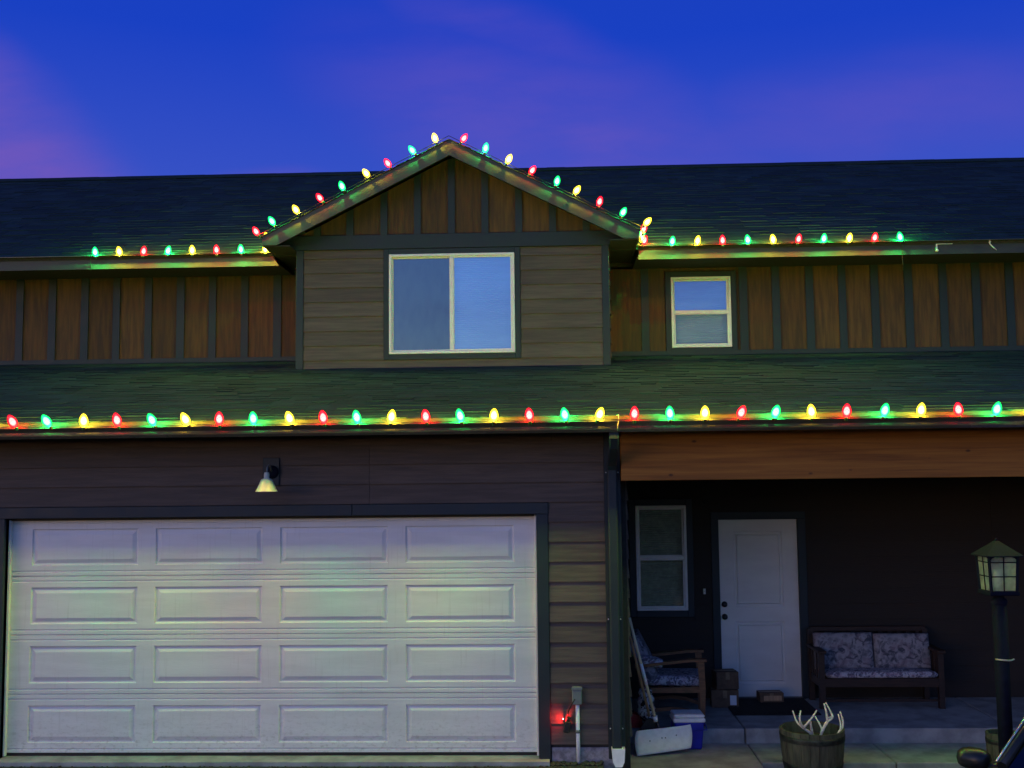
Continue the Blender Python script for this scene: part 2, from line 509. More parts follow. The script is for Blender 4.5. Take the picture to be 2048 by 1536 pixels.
class MB:
    """collects shapes into one mesh"""
    def __init__(s):
        s.v = []
        s.f = []
        s.sm = []
        s.tone = []

    def add(s, vs_, fs, smooth=False, tone=0.0):
        o = len(s.v)
        s.v += [tuple(p) for p in vs_]
        for q in fs:
            s.f.append([i + o for i in q])
            s.sm.append(smooth)
            s.tone.append(tone)
        return s

    def box(s, x0, x1, y0, y1, z0, z1, tone=0.0):
        v = [(x0, y0, z0), (x1, y0, z0), (x1, y1, z0), (x0, y1, z0), (x0, y0, z1), (x1, y0, z1), (x1, y1, z1), (x0, y1, z1)]
        return s.add(v, [(0, 3, 2, 1), (4, 5, 6, 7), (0, 1, 5, 4), (1, 2, 6, 5), (2, 3, 7, 6), (3, 0, 4, 7)], tone=tone)

    def bbox(s, x0, x1, y0, y1, z0, z1, b):
        """box with chamfered edges"""
        v = []
        idx = {}
        for cx_ in (0, 1):
            for cy_ in (0, 1):
                for cz_ in (0, 1):
                    X = (x0, x1)[cx_]; Y = (y0, y1)[cy_]; Z = (z0, z1)[cz_]
                    dx = b if cx_ == 0 else -b; dy = b if cy_ == 0 else -b; dz = b if cz_ == 0 else -b
                    idx[cx_, cy_, cz_, 'x'] = len(v); v.append((X, Y + dy, Z + dz))
                    idx[cx_, cy_, cz_, 'y'] = len(v); v.append((X + dx, Y, Z + dz))
                    idx[cx_, cy_, cz_, 'z'] = len(v); v.append((X + dx, Y + dy, Z))
        bm = bmesh.new()
        for p in v:
            bm.verts.new(p)
        bm.verts.ensure_lookup_table()
        r = bmesh.ops.convex_hull(bm, input=bm.verts)
        bm.verts.index_update()
        s.add([p.co[:] for p in bm.verts], [[q.index for q in f.verts] for f in bm.faces])
        bm.free()
        return s

    def prism(s, poly, a0, a1, axis='x'):
        """extrude a 2-D polygon (other two axes in order) between a0 and a1 along axis"""
        n = len(poly)

        def P(a, q):
            if axis == 'x':
                return (a, q[0], q[1])
            if axis == 'y':
                return (q[0], a, q[1])
            return (q[0], q[1], a)
        v = [P(a0, q) for q in poly] + [P(a1, q) for q in poly]
        f = [list(range(n))[::-1], list(range(n, 2 * n))] + [(i, (i + 1) % n, n + (i + 1) % n, n + i) for i in range(n)]
        return s.add(v, f)

    def tube(s, pts, rad, n=8, smooth=True, caps=True, squash=(1, 1)):
        """sweep a circle (or ellipse) along points; rad a number or list"""
        pts = [Vector(p) for p in pts]
        rads = rad if isinstance(rad, (list, tuple)) else [rad] * len(pts)
        vs_ = []
        prev = None
        for i, p in enumerate(pts):
            d = (pts[min(i + 1, len(pts) - 1)] - pts[max(i - 1, 0)]).normalized()
            if prev is None:
                ref = Vector((1, 0, 0)) if abs(d.x) < 0.8 else Vector((0, 0, 1))
                u = d.cross(ref).normalized()
            else:
                u = (prev - d * prev.dot(d)).normalized()
            prev = u
            w = d.cross(u)
            for k in range(n):
                a = 2 * math.pi * k / n
                vs_.append(p + (u * math.cos(a) * squash[0] + w * math.sin(a) * squash[1]) * rads[i])
        fs = []
        for i in range(len(pts) - 1):
            for k in range(n):
                fs.append((i * n + k, i * n + (k + 1) % n, (i + 1) * n + (k + 1) % n, (i + 1) * n + k))
        s.add(vs_, fs, smooth)
        if caps:
            o = len(s.v) - len(vs_)
            s.f.append([o + k for k in range(n)][::-1]); s.sm.append(False); s.tone.append(0)
            s.f.append([o + (len(pts) - 1) * n + k for k in range(n)]); s.sm.append(False); s.tone.append(0)
        return s

    def rect_tube(s, pts, hw, hd, caps=True):
        """sweep a rectangle along points lying in a YZ plane; hw half width along X, hd half depth"""
        pts = [Vector(p) for p in pts]
        vs_ = []
        for i, p in enumerate(pts):
            d = (pts[min(i + 1, len(pts) - 1)] - pts[max(i - 1, 0)]).normalized()
            u = Vector((1, 0, 0))
            w = d.cross(u).normalized()
            c = 0.25
            for a, b in ((-1, -1 + c), (-1 + c, -1), (1 - c, -1), (1, -1 + c), (1, 1 - c), (1 - c, 1), (-1 + c, 1), (-1, 1 - c)):
                vs_.append(p + u * hw * a + w * hd * b)
        n = 8
        fs = [(i * n + k, i * n + (k + 1) % n, (i + 1) * n + (k + 1) % n, (i + 1) * n + k) for i in range(len(pts) - 1) for k in range(n)]
        if caps:
            fs += [list(range(n))[::-1], [(len(pts) - 1) * n + k for k in range(n)]]
        return s.add(vs_, fs)

    def lathe(s, prof, n=20, c=(0, 0, 0), smooth=True):
        """revolve (r, z) pairs about Z"""
        vs_ = []
        for r, z in prof:
            for k in range(n):
                a = 2 * math.pi * k / n
                vs_.append((c[0] + r * math.cos(a), c[1] + r * math.sin(a), c[2] + z))
        fs = [(i * n + k, i * n + (k + 1) % n, (i + 1) * n + (k + 1) % n, (i + 1) * n + k) for i in range(len(prof) - 1) for k in range(n)]
        return s.add(vs_, fs, smooth)

    def disc(s, r, c, axis='z', n=16):
        vs_ = []
        for k in range(n):
            a = 2 * math.pi * k / n
            q = (r * math.cos(a), r * math.sin(a))
            vs_.append({'z': (c[0] + q[0], c[1] + q[1], c[2]), 'y': (c[0] + q[0], c[1], c[2] + q[1]), 'x': (c[0], c[1] + q[0], c[2] + q[1])}[axis])
        return s.add(vs_, [list(range(n))])

    def mesh(s, name):
        me = bpy.data.meshes.new(name)
        me.from_pydata(s.v, [], s.f)
        me.polygons.foreach_set('use_smooth', s.sm)
        if any(s.tone):
            at = me.attributes.new('tone', 'FLOAT', 'FACE')
            at.data.foreach_set('value', s.tone)
        me.update()
        return me

    def build(s, name, material, parent=None, loc=(0, 0, 0), rot=None, fix=True):
        me = s.mesh(name)
        if fix:
            bm = bmesh.new()
            bm.from_mesh(me)
            bmesh.ops.recalc_face_normals(bm, faces=bm.faces)
            bm.to_mesh(me)
            bm.free()
        return obj(name, me, material, parent, loc, rot)


def obj(name, me, material, parent=None, loc=(0, 0, 0), rot=None):
    o = bpy.data.objects.new(name, me)
    COL.objects.link(o)
    if material and not me.materials:
        me.materials.append(MAT[material] if isinstance(material, str) else material)
    if parent:
        o.parent = parent
    o.location = loc
    if rot:
        o.rotation_euler = rot
    return o


def thing(name, label, cat, loc=(0, 0, 0), rotz=0.0, group=None):
    o = bpy.data.objects.new(name, None)
    COL.objects.link(o)
    o.location = loc
    o.rotation_euler = (0, 0, rotz)
    o.empty_display_size = 0.2
    tag(o, label, cat, group)
    return o


def tag(o, label, cat, group=None):
    o['label'] = label
    o['category'] = cat
    if group:
        o['group'] = group
    return o


def struct(o):
    o['kind'] = 'structure'
    return o


def part(name, parent, material, *box, bevel=0.0, rot=None):
    b = MB()
    if bevel:
        b.bbox(*box, bevel)
    else:
        b.box(*box)
    return b.build(name, material, parent)


# ------------------------------------------------------------------ ground, drive, porch floor
ZG = -0.34
g = MB().add([(-400, -400, ZG), (400, -400, ZG), (400, 900, ZG), (-400, 900, ZG)], [(0, 1, 2, 3)]).build('ground', 'soil')
struct(g)
d = MB()
d.prism([(-14.0, -0.12), (-3.0, -0.09), (-0.13, -0.055), (-0.13, ZG - 0.1), (-14.0, ZG - 0.1)], -6.0, 5.44)
struct(d.build('driveway', 'driveway'))
# concrete apron in front of the garage door: slightly broken edge
ap = MB()
xs = [-0.35 + 0.1064 * i for i in range(51)]
top = []
pv, pf = [], []
for i, x in enumerate(xs):
    e = -0.105 - 0.012 * random.random()
    pv += [(x, 0.16, -0.016), (x, e, -0.022), (x, e - 0.004, -0.2)]
for i in range(len(xs) - 1):
    a = i * 3
    pf += [(a, a + 1, a + 4, a + 3), (a + 1, a + 2, a + 5, a + 4)]
struct(ap.add(pv, pf).build('garage_apron', 'concrete'))
# porch slab, split by a control joint, and the lower walk in front of it
porch_floor = struct(MB().box(5.62, 13.48, 1.50, 3.12, -0.62, -0.30).build('porch_slab', 'concrete'))
for a, b in ((5.60, 6.938), (6.950, 9.60), (9.612, 13.5)):
    MB().bbox(a, b, 1.48, 3.14, -0.6, -0.10, 0.008).build('slab', 'concrete', porch_floor)
walk = struct(MB().box(5.62, 10.98, 0.74, 1.46, -0.62, -0.40).build('walkway', 'concrete'))
for a, b, y0 in ((5.60, 6.955, -3.5), (6.967, 8.215, 0.72), (8.227, 9.60, 0.72), (9.612, 11.0, 0.72)):
    MB().bbox(a, b, y0, 1.477, -0.6, -0.243, 0.008).build('slab', 'concrete', walk)

# ------------------------------------------------------------------ house
house = thing('house', 'two-storey house with brown lap siding, dark teal trim and street-facing white garage door', 'house')
EXPO = 0.178


def plank_mesh(L, h=EXPO, cache={}):
    k = (round(L, 3), round(h, 3))
    if k not in cache:
        top_ = h + (0.022 if h > 0.15 else 0.004)
        b = MB().prism([(0.0, 0.0), (-0.027, 0.0), (-0.027, 0.004), (-0.007, top_), (0.0, top_)], 0, L)
        me = b.mesh('plank')
        me.materials.append(MAT['siding'])
        cache[k] = me
    return cache[k]


def plank(parent, x0, x1, yf, z0, h=EXPO, material='siding'):
    me = plank_mesh(x1 - x0, h)
    o = obj('plank', me, None, parent, (x0, yf, z0))
    if material != 'siding':
        o.material_slots[0].link = 'OBJECT'
        o.material_slots[0].material = MAT[material]
    return o


def wallpart(name, boxes, material='core'):
    b = MB()
    for q in boxes:
        b.box(*q)
    return b.build(name, material, house)


XL, XR = -7.5, 13.2
# garage front wall (core with opening), lap planks on it
gw = wallpart('garage_wall', [(XL, 0.0, 0.012, 0.2, -0.3, 2.9), (4.877, 5.60, 0.012, 0.2, -0.3, 2.9), (0.0, 4.877, 0.012, 0.2, 2.134, 2.9)])
z = 2.062 - EXPO * 11
rows = [2.062 - EXPO * i for i in range(-5, 12)]
for zr in rows:
    if zr >= 2.23:
        h = min(EXPO, 2.862 - zr)
        if h < 0.03:
            continue
        for a, b in ((XL, 1.82), (1.823, 5.02), (5.023, 5.49)) if int(round(zr * 100)) % 2 else ((XL, -0.3), (-0.297, 3.36), (3.363, 5.49)):
            plank(gw, a, b, 0.012, zr, h)
    else:
        zz = max(zr, 0.075)
        h = zr + EXPO - zz
        if h > 0.03:
            plank(gw, 4.985, 5.49, 0.012, zz, h)
            plank(gw, XL, -0.105, 0.012, zz, h)
for a, b in ((XL, -0.11), (4.99, 5.60)):
    part('foundation', house, 'foundation', a, b, -0.004, 0.011, -0.35, 0.074)
# door surround
for nm, q in (('door_casing', (4.877, 4.982, -0.022, 0.10, -0.03, 2.134)), ('door_casing', (-0.105, 0.0, -0.022, 0.10, -0.03, 2.134)),
              ('door_casing', (-0.105, 3.205, -0.024, 0.10, 2.1345, 2.236)), ('door_casing', (3.208, 4.984, -0.024, 0.10, 2.1345, 2.236))):
    part(nm, house, 'trim', *q, bevel=0.004)
for x0, x1 in ((0.001, 0.020), (4.857, 4.876)):
    part('door_stop', house, 'vinyl', x0, x1, 0.055, 0.098, -0.012, 2.118, bevel=0.003)
part('door_stop', house, 'soffit', 0.021, 4.856, 0.055, 0.098, 2.112, 2.1335)

# sectional garage door
gd = MB().box(0.001, 4.876, 0.125, 0.16, 0.0, 2.134).build('garage_door', 'garage_white', house)
SH = 2.134 / 4
PX = [(0.205 + 1.157 * i, 0.205 + 1.157 * i + 0.995) for i in range(4)]
PZ = (0.098, 0.432)


def section_mesh():
    b = MB()
    zs = [(0.000, 0.014), (0.006, 0.0), (0.034, 0.0), (0.039, 0.006), (0.047, 0.006), (0.052, 0.0), (PZ[0], 0.0)]
    zt = [(PZ[1], 0.0), (0.478, 0.0), (0.483, 0.006), (0.491, 0.006), (0.496, 0.0), (SH - 0.006, 0.0), (SH, 0.014)]
    for seq in (zs, zt):
        for (za, ya), (zb, yb) in zip(seq, seq[1:]):
            b.add([(0.001, ya, za), (4.876, ya, za), (4.876, yb, zb), (0.001, yb, zb)], [(0, 1, 2, 3)])
    xs_ = [0.001] + [q for p in PX for q in p] + [4.876]
    for i in range(0, len(xs_), 2):
        b.add([(xs_[i], 0, PZ[0]), (xs_[i + 1], 0, PZ[0]), (xs_[i + 1], 0, PZ[1]), (xs_[i], 0, PZ[1])], [(0, 1, 2, 3)])
    return b.mesh('section')


def raised_panel_mesh(w, h, ins):
    """rectangle filled by nested rings; ins = [(inset, depth), ...]"""
    b = MB()
    rings = [[(i, dd, i), (w - i, dd, i), (w - i, dd, h - i), (i, dd, h - i)] for i, dd in ins]
    v = [p for r_ in rings for p in r_]
    f = []
    for k in range(len(rings) - 1):
        for j in range(4):
            f.append((k * 4 + j, k * 4 + (j + 1) % 4, (k + 1) * 4 + (j + 1) % 4, (k + 1) * 4 + j))
    k = (len(rings) - 1) * 4
    f.append((k, k + 1, k + 2, k + 3))
    b.add(v, f)
    return b.mesh('panel')


sm_ = section_mesh()
sm_.materials.append(MAT['garage_white'])
pm_ = raised_panel_mesh(0.995, PZ[1] - PZ[0], [(0, 0), (0.009, 0.014), (0.020, 0.015), (0.052, 0.001), (0.056, 0.0)])
pm_.materials.append(MAT['garage_white'])
for i in range(4):
    obj('section', sm_, None, gd, (0, 0.10, SH * i))
    for a, b in PX:
        obj('panel', pm_, None, gd, (a, 0.10, SH * i + PZ[0]))
part('bottom_seal', gd, 'rubber', 0.004, 4.873, 0.097, 0.13, -0.014, 0.012)

# corner board, garage return wall beside the porch
part('corner_board', house, 'trim', 5.492, 5.640, -0.024, 0.011, -0.02, 2.86, bevel=0.003)
rw = wallpart('return_wall', [(5.50, 5.638, 0.2, 3.16, -0.6, 2.9), (5.638, 5.70, 0.25, 3.16, -0.6, 2.9)])
for zr in [2.062 - EXPO * i for i in range(-4, 12)]:
    o = obj('plank', plank_mesh(2.75), None, rw, (5.70, 0.27, zr), (0, 0, R(90)))
# downspout with offset elbow and white boot
dsx = 5.562
ds = MB().rect_tube([(dsx, -0.505, 2.885), (dsx, -0.500, 2.80), (dsx, -0.44, 2.725), (dsx, -0.14, 2.585), (dsx, -0.085, 2.53), (dsx, -0.080, 2.44), (dsx, -0.080, 0.06)], 0.041, 0.030)
dso = ds.build('downspout', 'trim', house)
for zz in (2.50, 1.20, 0.25):
    st = MB().box(dsx - 0.062, dsx + 0.062, -0.052, -0.026, zz - 0.018, zz + 0.018)
    st.build('strap', 'trim', dso)
    for sx in (-1, 1):
        MB().lathe([(0.0, -0.003), (0.006, -0.003), (0.006, 0.003), (0, 0.003)], 8).build('screw', 'vinyl', dso, (dsx + sx * 0.054, -0.055, zz), (R(90), 0, 0))
bt = MB()
for k in range(1):
    v = [(-0.058, -0.05, 0.09), (0.058, -0.05, 0.09), (0.058, 0.05, 0.09), (-0.058, 0.05, 0.09), (-0.050, -0.055, -0.02), (0.050, -0.055, -0.02), (0.05, 0.045, -0.02), (-0.05, 0.045, -0.02),
         (-0.03, -0.060, -0.06), (0.03, -0.060, -0.06), (0.03, 0.04, -0.06), (-0.03, 0.04, -0.06)]
    bt.add(v, [(0, 1, 2, 3), (0, 4, 5, 1), (1, 5, 6, 2), (2, 6, 7, 3), (3, 7, 4, 0), (4, 8, 9, 5), (5, 9, 10, 6), (6, 10, 11, 7), (7, 11, 8, 4), (8, 11, 10, 9)])
bt.build('drain_boot', 'white_plastic', dso, (dsx + 0.01, -0.082, 0.0))

# porch beam, ceiling, end post
part('beam', house, 'beam_wood', 5.642, 12.6, -0.13, 0.012, 2.425, 2.862, bevel=0.004)
part('porch_post', house, 'beam_wood', 12.1, 12.24, -0.13, 0.012, -0.4, 2.424, bevel=0.006)
part('porch_ceiling', house, 'soffit', 5.60, XR, 0.015, 3.15, 2.80, 2.83)
part('eave_soffit', house, 'soffit', XL, XR, -0.452, 0.010, 2.863, 2.875)
part('eave_fascia', house, 'trim', XL, XR, -0.476, -0.453, 2.855, 2.985)
part('porch_end_wall', house, 'core', 13.0, 13.2, 0.1, 3.2, -0.6, 2.85)

# gutter: K profile
gp = [(-0.478, 2.975), (-0.478, 2.862), (-0.545, 2.862), (-0.560, 2.885), (-0.562, 2.915), (-0.578, 2.935), (-0.592, 2.950), (-0.592, 2.968), (-0.580, 2.968), (-0.580, 2.955),
      (-0.566, 2.940), (-0.552, 2.920), (-0.550, 2.890), (-0.540, 2.872), (-0.488, 2.872), (-0.488, 2.975)]
gut = MB()
nG = len(gp)
gp = [(a, b - 0.018) for a, b in gp]
v = [(XL, a, b) for a, b in gp] + [(XR, a, b) for a, b in gp]
f = [(i, (i + 1) % nG, nG + (i + 1) % nG, nG + i) for i in range(nG)]
gut.add(v, f)
gut.build('gutter', 'gutter', house)


# roofs
def slope_roof(name, x0, x1, y0, z0, y1, z1, thick=0.05):
    """roof deck slab between an eave line and a ridge line, shingled in overlapping courses"""
    L = math.hypot(y1 - y0, z1 - z0)
    uy, uz = (y1 - y0) / L, (z1 - z0) / L
    ny, nz = -uz, uy
    if nz < 0:
        ny, nz = -ny, -nz
    deck = MB().prism([(y0, z0), (y1, z1), (y1 - ny * thick, z1 - nz * thick), (y0 - ny * thick, z0 - nz * thick)], x0, x1)
    do = deck.build(name, 'soffit', house)
    sh = MB()
    ex = 0.14
    n = int(L / ex)
    for i in range(n + 1):
        s0 = -0.02 + i * ex
        s1 = min(s0 + ex + 0.03, L)
        x = x0 - random.random() * 0.3
        while x < x1:
            w = random.choice((0.16, 0.22, 0.30, 0.34, 0.40))
            xa, xb = max(x, x0), min(x + w, x1)
            x += w
            if xb - xa < 0.02:
                continue
            th = random.choice((0.006, 0.008, 0.010, 0.014))
            ds0 = random.choice((0, 0, 0.006))
            g_ = 0.0015

            def P(xx, s, h):
                return (xx, y0 + uy * s + ny * h, z0 + uz * s + nz * h)
            v_ = [P(xa + g_, s0 + ds0, 0.002), P(xb - g_, s0 + ds0, 0.002), P(xb - g_, s0 + ds0, th), P(xa + g_, s0 + ds0, th), P(xa + g_, s1, 0.004), P(xb - g_, s1, 0.004)]
            sh.add(v_, [(0, 1, 2, 3), (3, 2, 5, 4), (0, 3, 4), (1, 5, 2)], tone=0.10 + 0.85 * random.random() ** 1.3)
    so = sh.build('shingles', 'shingle', do, fix=False)
    so['kind'] = 'stuff'
    return do


slope_roof('lower_roof', XL, XR, -0.50, 2.985, 4.10, 4.008)
slope_roof('main_roof', XL - 0.4, XR + 0.4, 3.30, 5.275, 7.70, 7.510)
deck = MB().prism([(7.70, 7.51), (12.2, 5.2), (12.2, 5.14), (7.70, 7.45)], XL - 0.4, XR + 0.4).build('rear_roof', 'shingle', house)
# ridge caps
rc = MB()
x = XL - 0.4
while x < XR + 0.4:
    rc.prism([(7.55, 7.452), (7.70, 7.530), (7.85, 7.452), (7.85, 7.465), (7.70, 7.545 + 0.004 * random.random()), (7.55, 7.465)], x, min(x + 0.30, XR + 0.4))
    x += 0.30
rc.tone = [0.3] * len(rc.tone)
o = rc.build('ridge_cap', 'shingle', house)
o['kind'] = 'stuff'

# upper storey wall: core, boards, battens, skirt, soffit, fascia
uw = wallpart('upper_wall', [(XL, 6.50, 4.16, 4.4, 3.5, 5.45), (7.42, XR, 4.16, 4.4, 3.5, 5.45), (6.50, 7.42, 4.16, 4.4, 3.5, 4.02), (6.50, 7.42, 4.16, 4.4, 5.08, 5.45), (6.50, 7.42, 4.32, 4.4, 4.02, 5.08),
                             (XL, XL + 0.1, 4.4, 12, 3.0, 5.3), (XR - 0.1, XR, 4.4, 12, 3.0, 5.3), (XL, XR, 11.9, 12, -0.3, 5.3)])
SK = 4.055
UB_L = [-2.80, -2.373, -1.945, -1.511, -1.077, -0.655, -0.230, 0.196, 0.618, 1.043, 1.471]
UB_R = [6.246, 7.505, 7.919, 8.347, 8.762, 9.173, 9.600, 10.036, 10.45, 10.87, 11.29, 11.7, 12.1, 12.5]
rb = random.Random(3)


def board(x0, x1, z0, z1, y=4.05):
    o = MB().box(x0, x1, y, y + 0.11, z0, z1).build('board', 'ply', uw)
    return o


ed = [XL] + UB_L + [1.92]
for a, b in zip(ed, ed[1:]):
    board(a + 0.001, b - 0.001, SK - 0.02, 5.13)
ed = [5.76, 6.246, 6.505]
for a, b in zip(ed, ed[1:]):
    board(a + 0.001, b - 0.001, SK - 0.02, 5.13)
board(6.507, 7.413, SK - 0.02, 4.055)
board(6.507, 7.413, 5.05, 5.13)
ed = [7.415] + UB_R[1:] + [XR]
for a, b in zip(ed, ed[1:]):
    board(a + 0.001, b - 0.001, SK - 0.02, 5.13)
for x in UB_L + UB_R:
    wv = 0.098 + rb.uniform(-0.006, 0.006)
    part('batten', uw, 'trim', x - wv / 2, x + wv / 2, 4.026, 4.049, SK - 0.01, 5.13)
for a, b in ((XL, -0.7), (-0.698, 1.93), (5.75, 8.9), (8.902, XR)):
    part('skirt_board', uw, 'trim', a, b, 4.014, 4.049, 3.965, SK)
part('upper_soffit', house, 'soffit', XL - 0.3, 1.66, 3.36, 4.16, 5.131, 5.145)
part('upper_soffit', house, 'soffit', 6.10, XR + 0.3, 3.36, 4.16, 5.131, 5.145)


def fascia(name, x0a, x0b, x1):
    """x0a upper end, x0b lower end (an angled cut)"""
    z0, z1 = 5.112, 5.262
    y0, y1 = 3.335, 3.359
    v_ = [(x0a, y0, z1), (x0b, y0, z0), (x1, y0, z0), (x1, y0, z1), (x0a, y1, z1), (x0b, y1, z0), (x1, y1, z0), (x1, y1, z1)]
    return MB().add(v_, [(0, 1, 2, 3), (4, 7, 6, 5), (0, 4, 5, 1), (3, 2, 6, 7), (0, 3, 7, 4), (1, 5, 6, 2)]).build(name, 'fascia_paint', house)


fascia('upper_fascia', 1.575, 1.665, XL - 0.4)
fascia('upper_fascia', 6.128, 6.118, XR + 0.4)
# metal drip edge above the fascia boards
for a, b in ((XL - 0.4, 1.58), (6.13, XR + 0.4)):
    MB().prism([(3.262, 5.268), (3.333, 5.262), (3.331, 5.238), (3.326, 5.238), (3.324, 5.256), (3.262, 5.262)], a, b).build('drip_edge', 'gutter', house)

# dormer
DX0, DX1 = 1.938, 5.742
APX = 3.850
RZ = 6.508
ES = (RZ - 5.371) / (APX - 1.615)
dw = wallpart('dormer_wall', [(DX0 + 0.01, 2.99, 3.24, 3.5, 3.5, 5.3), (4.69, DX1 - 0.01, 3.24, 3.5, 3.5, 5.3), (2.99, 4.69, 3.24, 3.5, 3.5, 3.93), (2.99, 4.69, 3.24, 3.5, 5.20, 5.3), (2.99, 4.69, 3.42, 3.5, 3.93, 5.2),
                              (DX0 + 0.012, DX0 + 0.1, 3.13, 4.3, 3.3, 5.6), (DX1 - 0.1, DX1 - 0.012, 3.13, 4.3, 3.3, 5.6)])
tri = MB().prism([(DX0, 5.3), (DX1, 5.3), (APX, RZ - 0.16)], 3.20, 3.5, 'y').build('gable_wall', 'core', house)
DY = 3.134
rows = [5.141 - EXPO * i for i in range(0, 8)]
for k, zr in enumerate(rows):
    h = EXPO if k else 0.109
    for a, b in ((2.028, 3.0065), (4.6705, 5.655)):
        plank(dw, a, b, DY, zr, h)
plank(dw, 2.028, 5.655, DY, 3.752, 0.1435)
MB().box(2.03, 5.653, DY, 3.24, 3.60, 3.754).build('flashing', 'gutter', dw)
for a, b in ((DX0, 2.027), (5.656, DX1)):
    part('corner_board', dw, 'trim', a, b, 3.098, 3.24, 3.735, 5.25, bevel=0.003)
# side faces of the dormer
for sx, xx in ((-1, DX0), (1, DX1)):
    for k in range(10):
        zr = 5.141 - EXPO * k
        q = obj('plank', plank_mesh(0.80), None, dw, (xx, 3.25 if sx > 0 else 4.05, zr), (0, 0, R(90) if sx > 0 else R(-90)))
part('frieze_board', dw, 'trim', 1.72, 5.965, 3.088, 3.2, 5.250, 5.425, bevel=0.003)


def rake_z(x):
    return RZ - ES * abs(x - APX)


# gable boards and battens under the rake
GB = [2.197, 2.597, 3.015, 3.425, 3.841, 4.249, 4.660, 5.070, 5.475]
ed = [1.95] + GB + [5.74]
for a, b in zip(ed, ed[1:]):
    za, zb = rake_z(a) - 0.13, rake_z(b) - 0.13
    pts = [(a + 0.001, 5.42), (b - 0.001, 5.42)]
    if a < APX < b:
        pts += [(b - 0.001, zb), (APX, RZ - 0.13), (a + 0.001, za)]
    else:
        pts += [(b - 0.001, max(zb, 5.421)), (a + 0.001, max(za, 5.421))]
    MB().prism(pts, 3.115, 3.205, 'y').build('board', 'ply', tri)
for x in GB:
    zt = rake_z(x) - 0.14
    if zt > 5.45:
        pts = [(x - 0.042, 5.424), (x + 0.042, 5.424), (x + 0.042, rake_z(x + 0.042) - 0.14), (x - 0.042, rake_z(x - 0.042) - 0.14)]
        MB().prism(pts, 3.090, 3.114, 'y').build('batten', 'trim', tri)


# dormer roof: two shingled slopes
def gable_roof(sx):
    ex = APX + sx * (APX - 1.615)
    n_ = Vector((sx * ES, 0, 1)).normalized()
    th = 0.05
    dk = MB()
    p = [(APX, RZ - 0.022), (ex, 5.371 - 0.022), (ex - sx * 0.0, 5.371 - 0.075), (APX, RZ - 0.078)]
    dk.prism(p, 2.752, 6.2, 'y')
    do = dk.build('dormer_roof', 'soffit', house)
    sh = MB()
    L = math.hypot(APX - 1.615, RZ - 5.371)
    u = Vector((ex - APX, 0, 5.371 - RZ)).normalized()
    s = L + 0.02
    while s > 0.02:
        y = 2.735
        while y < 6.2:
            w = random.choice((0.16, 0.22, 0.30, 0.34))
            a = Vector((APX, 0, RZ - 0.022)) + u * s
            b = Vector((APX, 0, RZ - 0.022)) + u * max(s - 0.17, 0)
            t1 = random.choice((0.010, 0.016))
            v_ = [(a.x, y, a.z), (a.x, y + w, a.z), (a.x + n_.x * t1, y + w, a.z + n_.z * t1), (a.x + n_.x * t1, y, a.z + n_.z * t1),
                  (b.x + n_.x * 0.004, y + w, b.z + n_.z * 0.004), (b.x + n_.x * 0.004, y, b.z + n_.z * 0.004), (b.x, y, b.z)]
            sh.add(v_, [(0, 1, 2, 3), (3, 2, 4, 5), (0, 3, 5, 6)], tone=0.05 + 0.95 * random.random())
            y += w
        s -= 0.14
    so = sh.build('shingles', 'shingle', do, fix=False)
    so['kind'] = 'stuff'
    # rake board with a level-cut tail, and soffit behind it
    hv = 0.188
    tail = 0.10
    zt = lambda x: rake_z(x) - 0.024
    xe = ex
    xk = xe - sx * ((hv - tail) / ES)
    pts = [(APX, zt(APX)), (xe, zt(xe)), (xe, zt(xe) - tail), (xk, zt(xk) - hv), (APX, zt(APX) - hv)]
    MB().prism(pts, 2.748, 2.772, 'y').build('rake_board', 'fascia_paint', do)
    MB().prism([(APX, RZ - 0.080), (ex, 5.371 - 0.077), (ex, 5.371 - 0.09), (APX, RZ - 0.095)], 2.774, 3.115, 'y').build('rake_soffit', 'soffit', do)
    # level eave return along the dormer side
    x0, x1 = sorted((ex, DX0 if sx < 0 else DX1))
    MB().box(x0 + 0.004, x1 - 0.004, 2.78, 4.2, 5.236, 5.249).build('eave_soffit', 'soffit', do)
    MB().box(min(ex, ex - sx * 0.024), max(ex, ex - sx * 0.024), 2.775, 3.7, 5.232, 5.300).build('side_fascia', 'fascia_paint', do)
    return do


gable_roof(-1)
gable_roof(1)


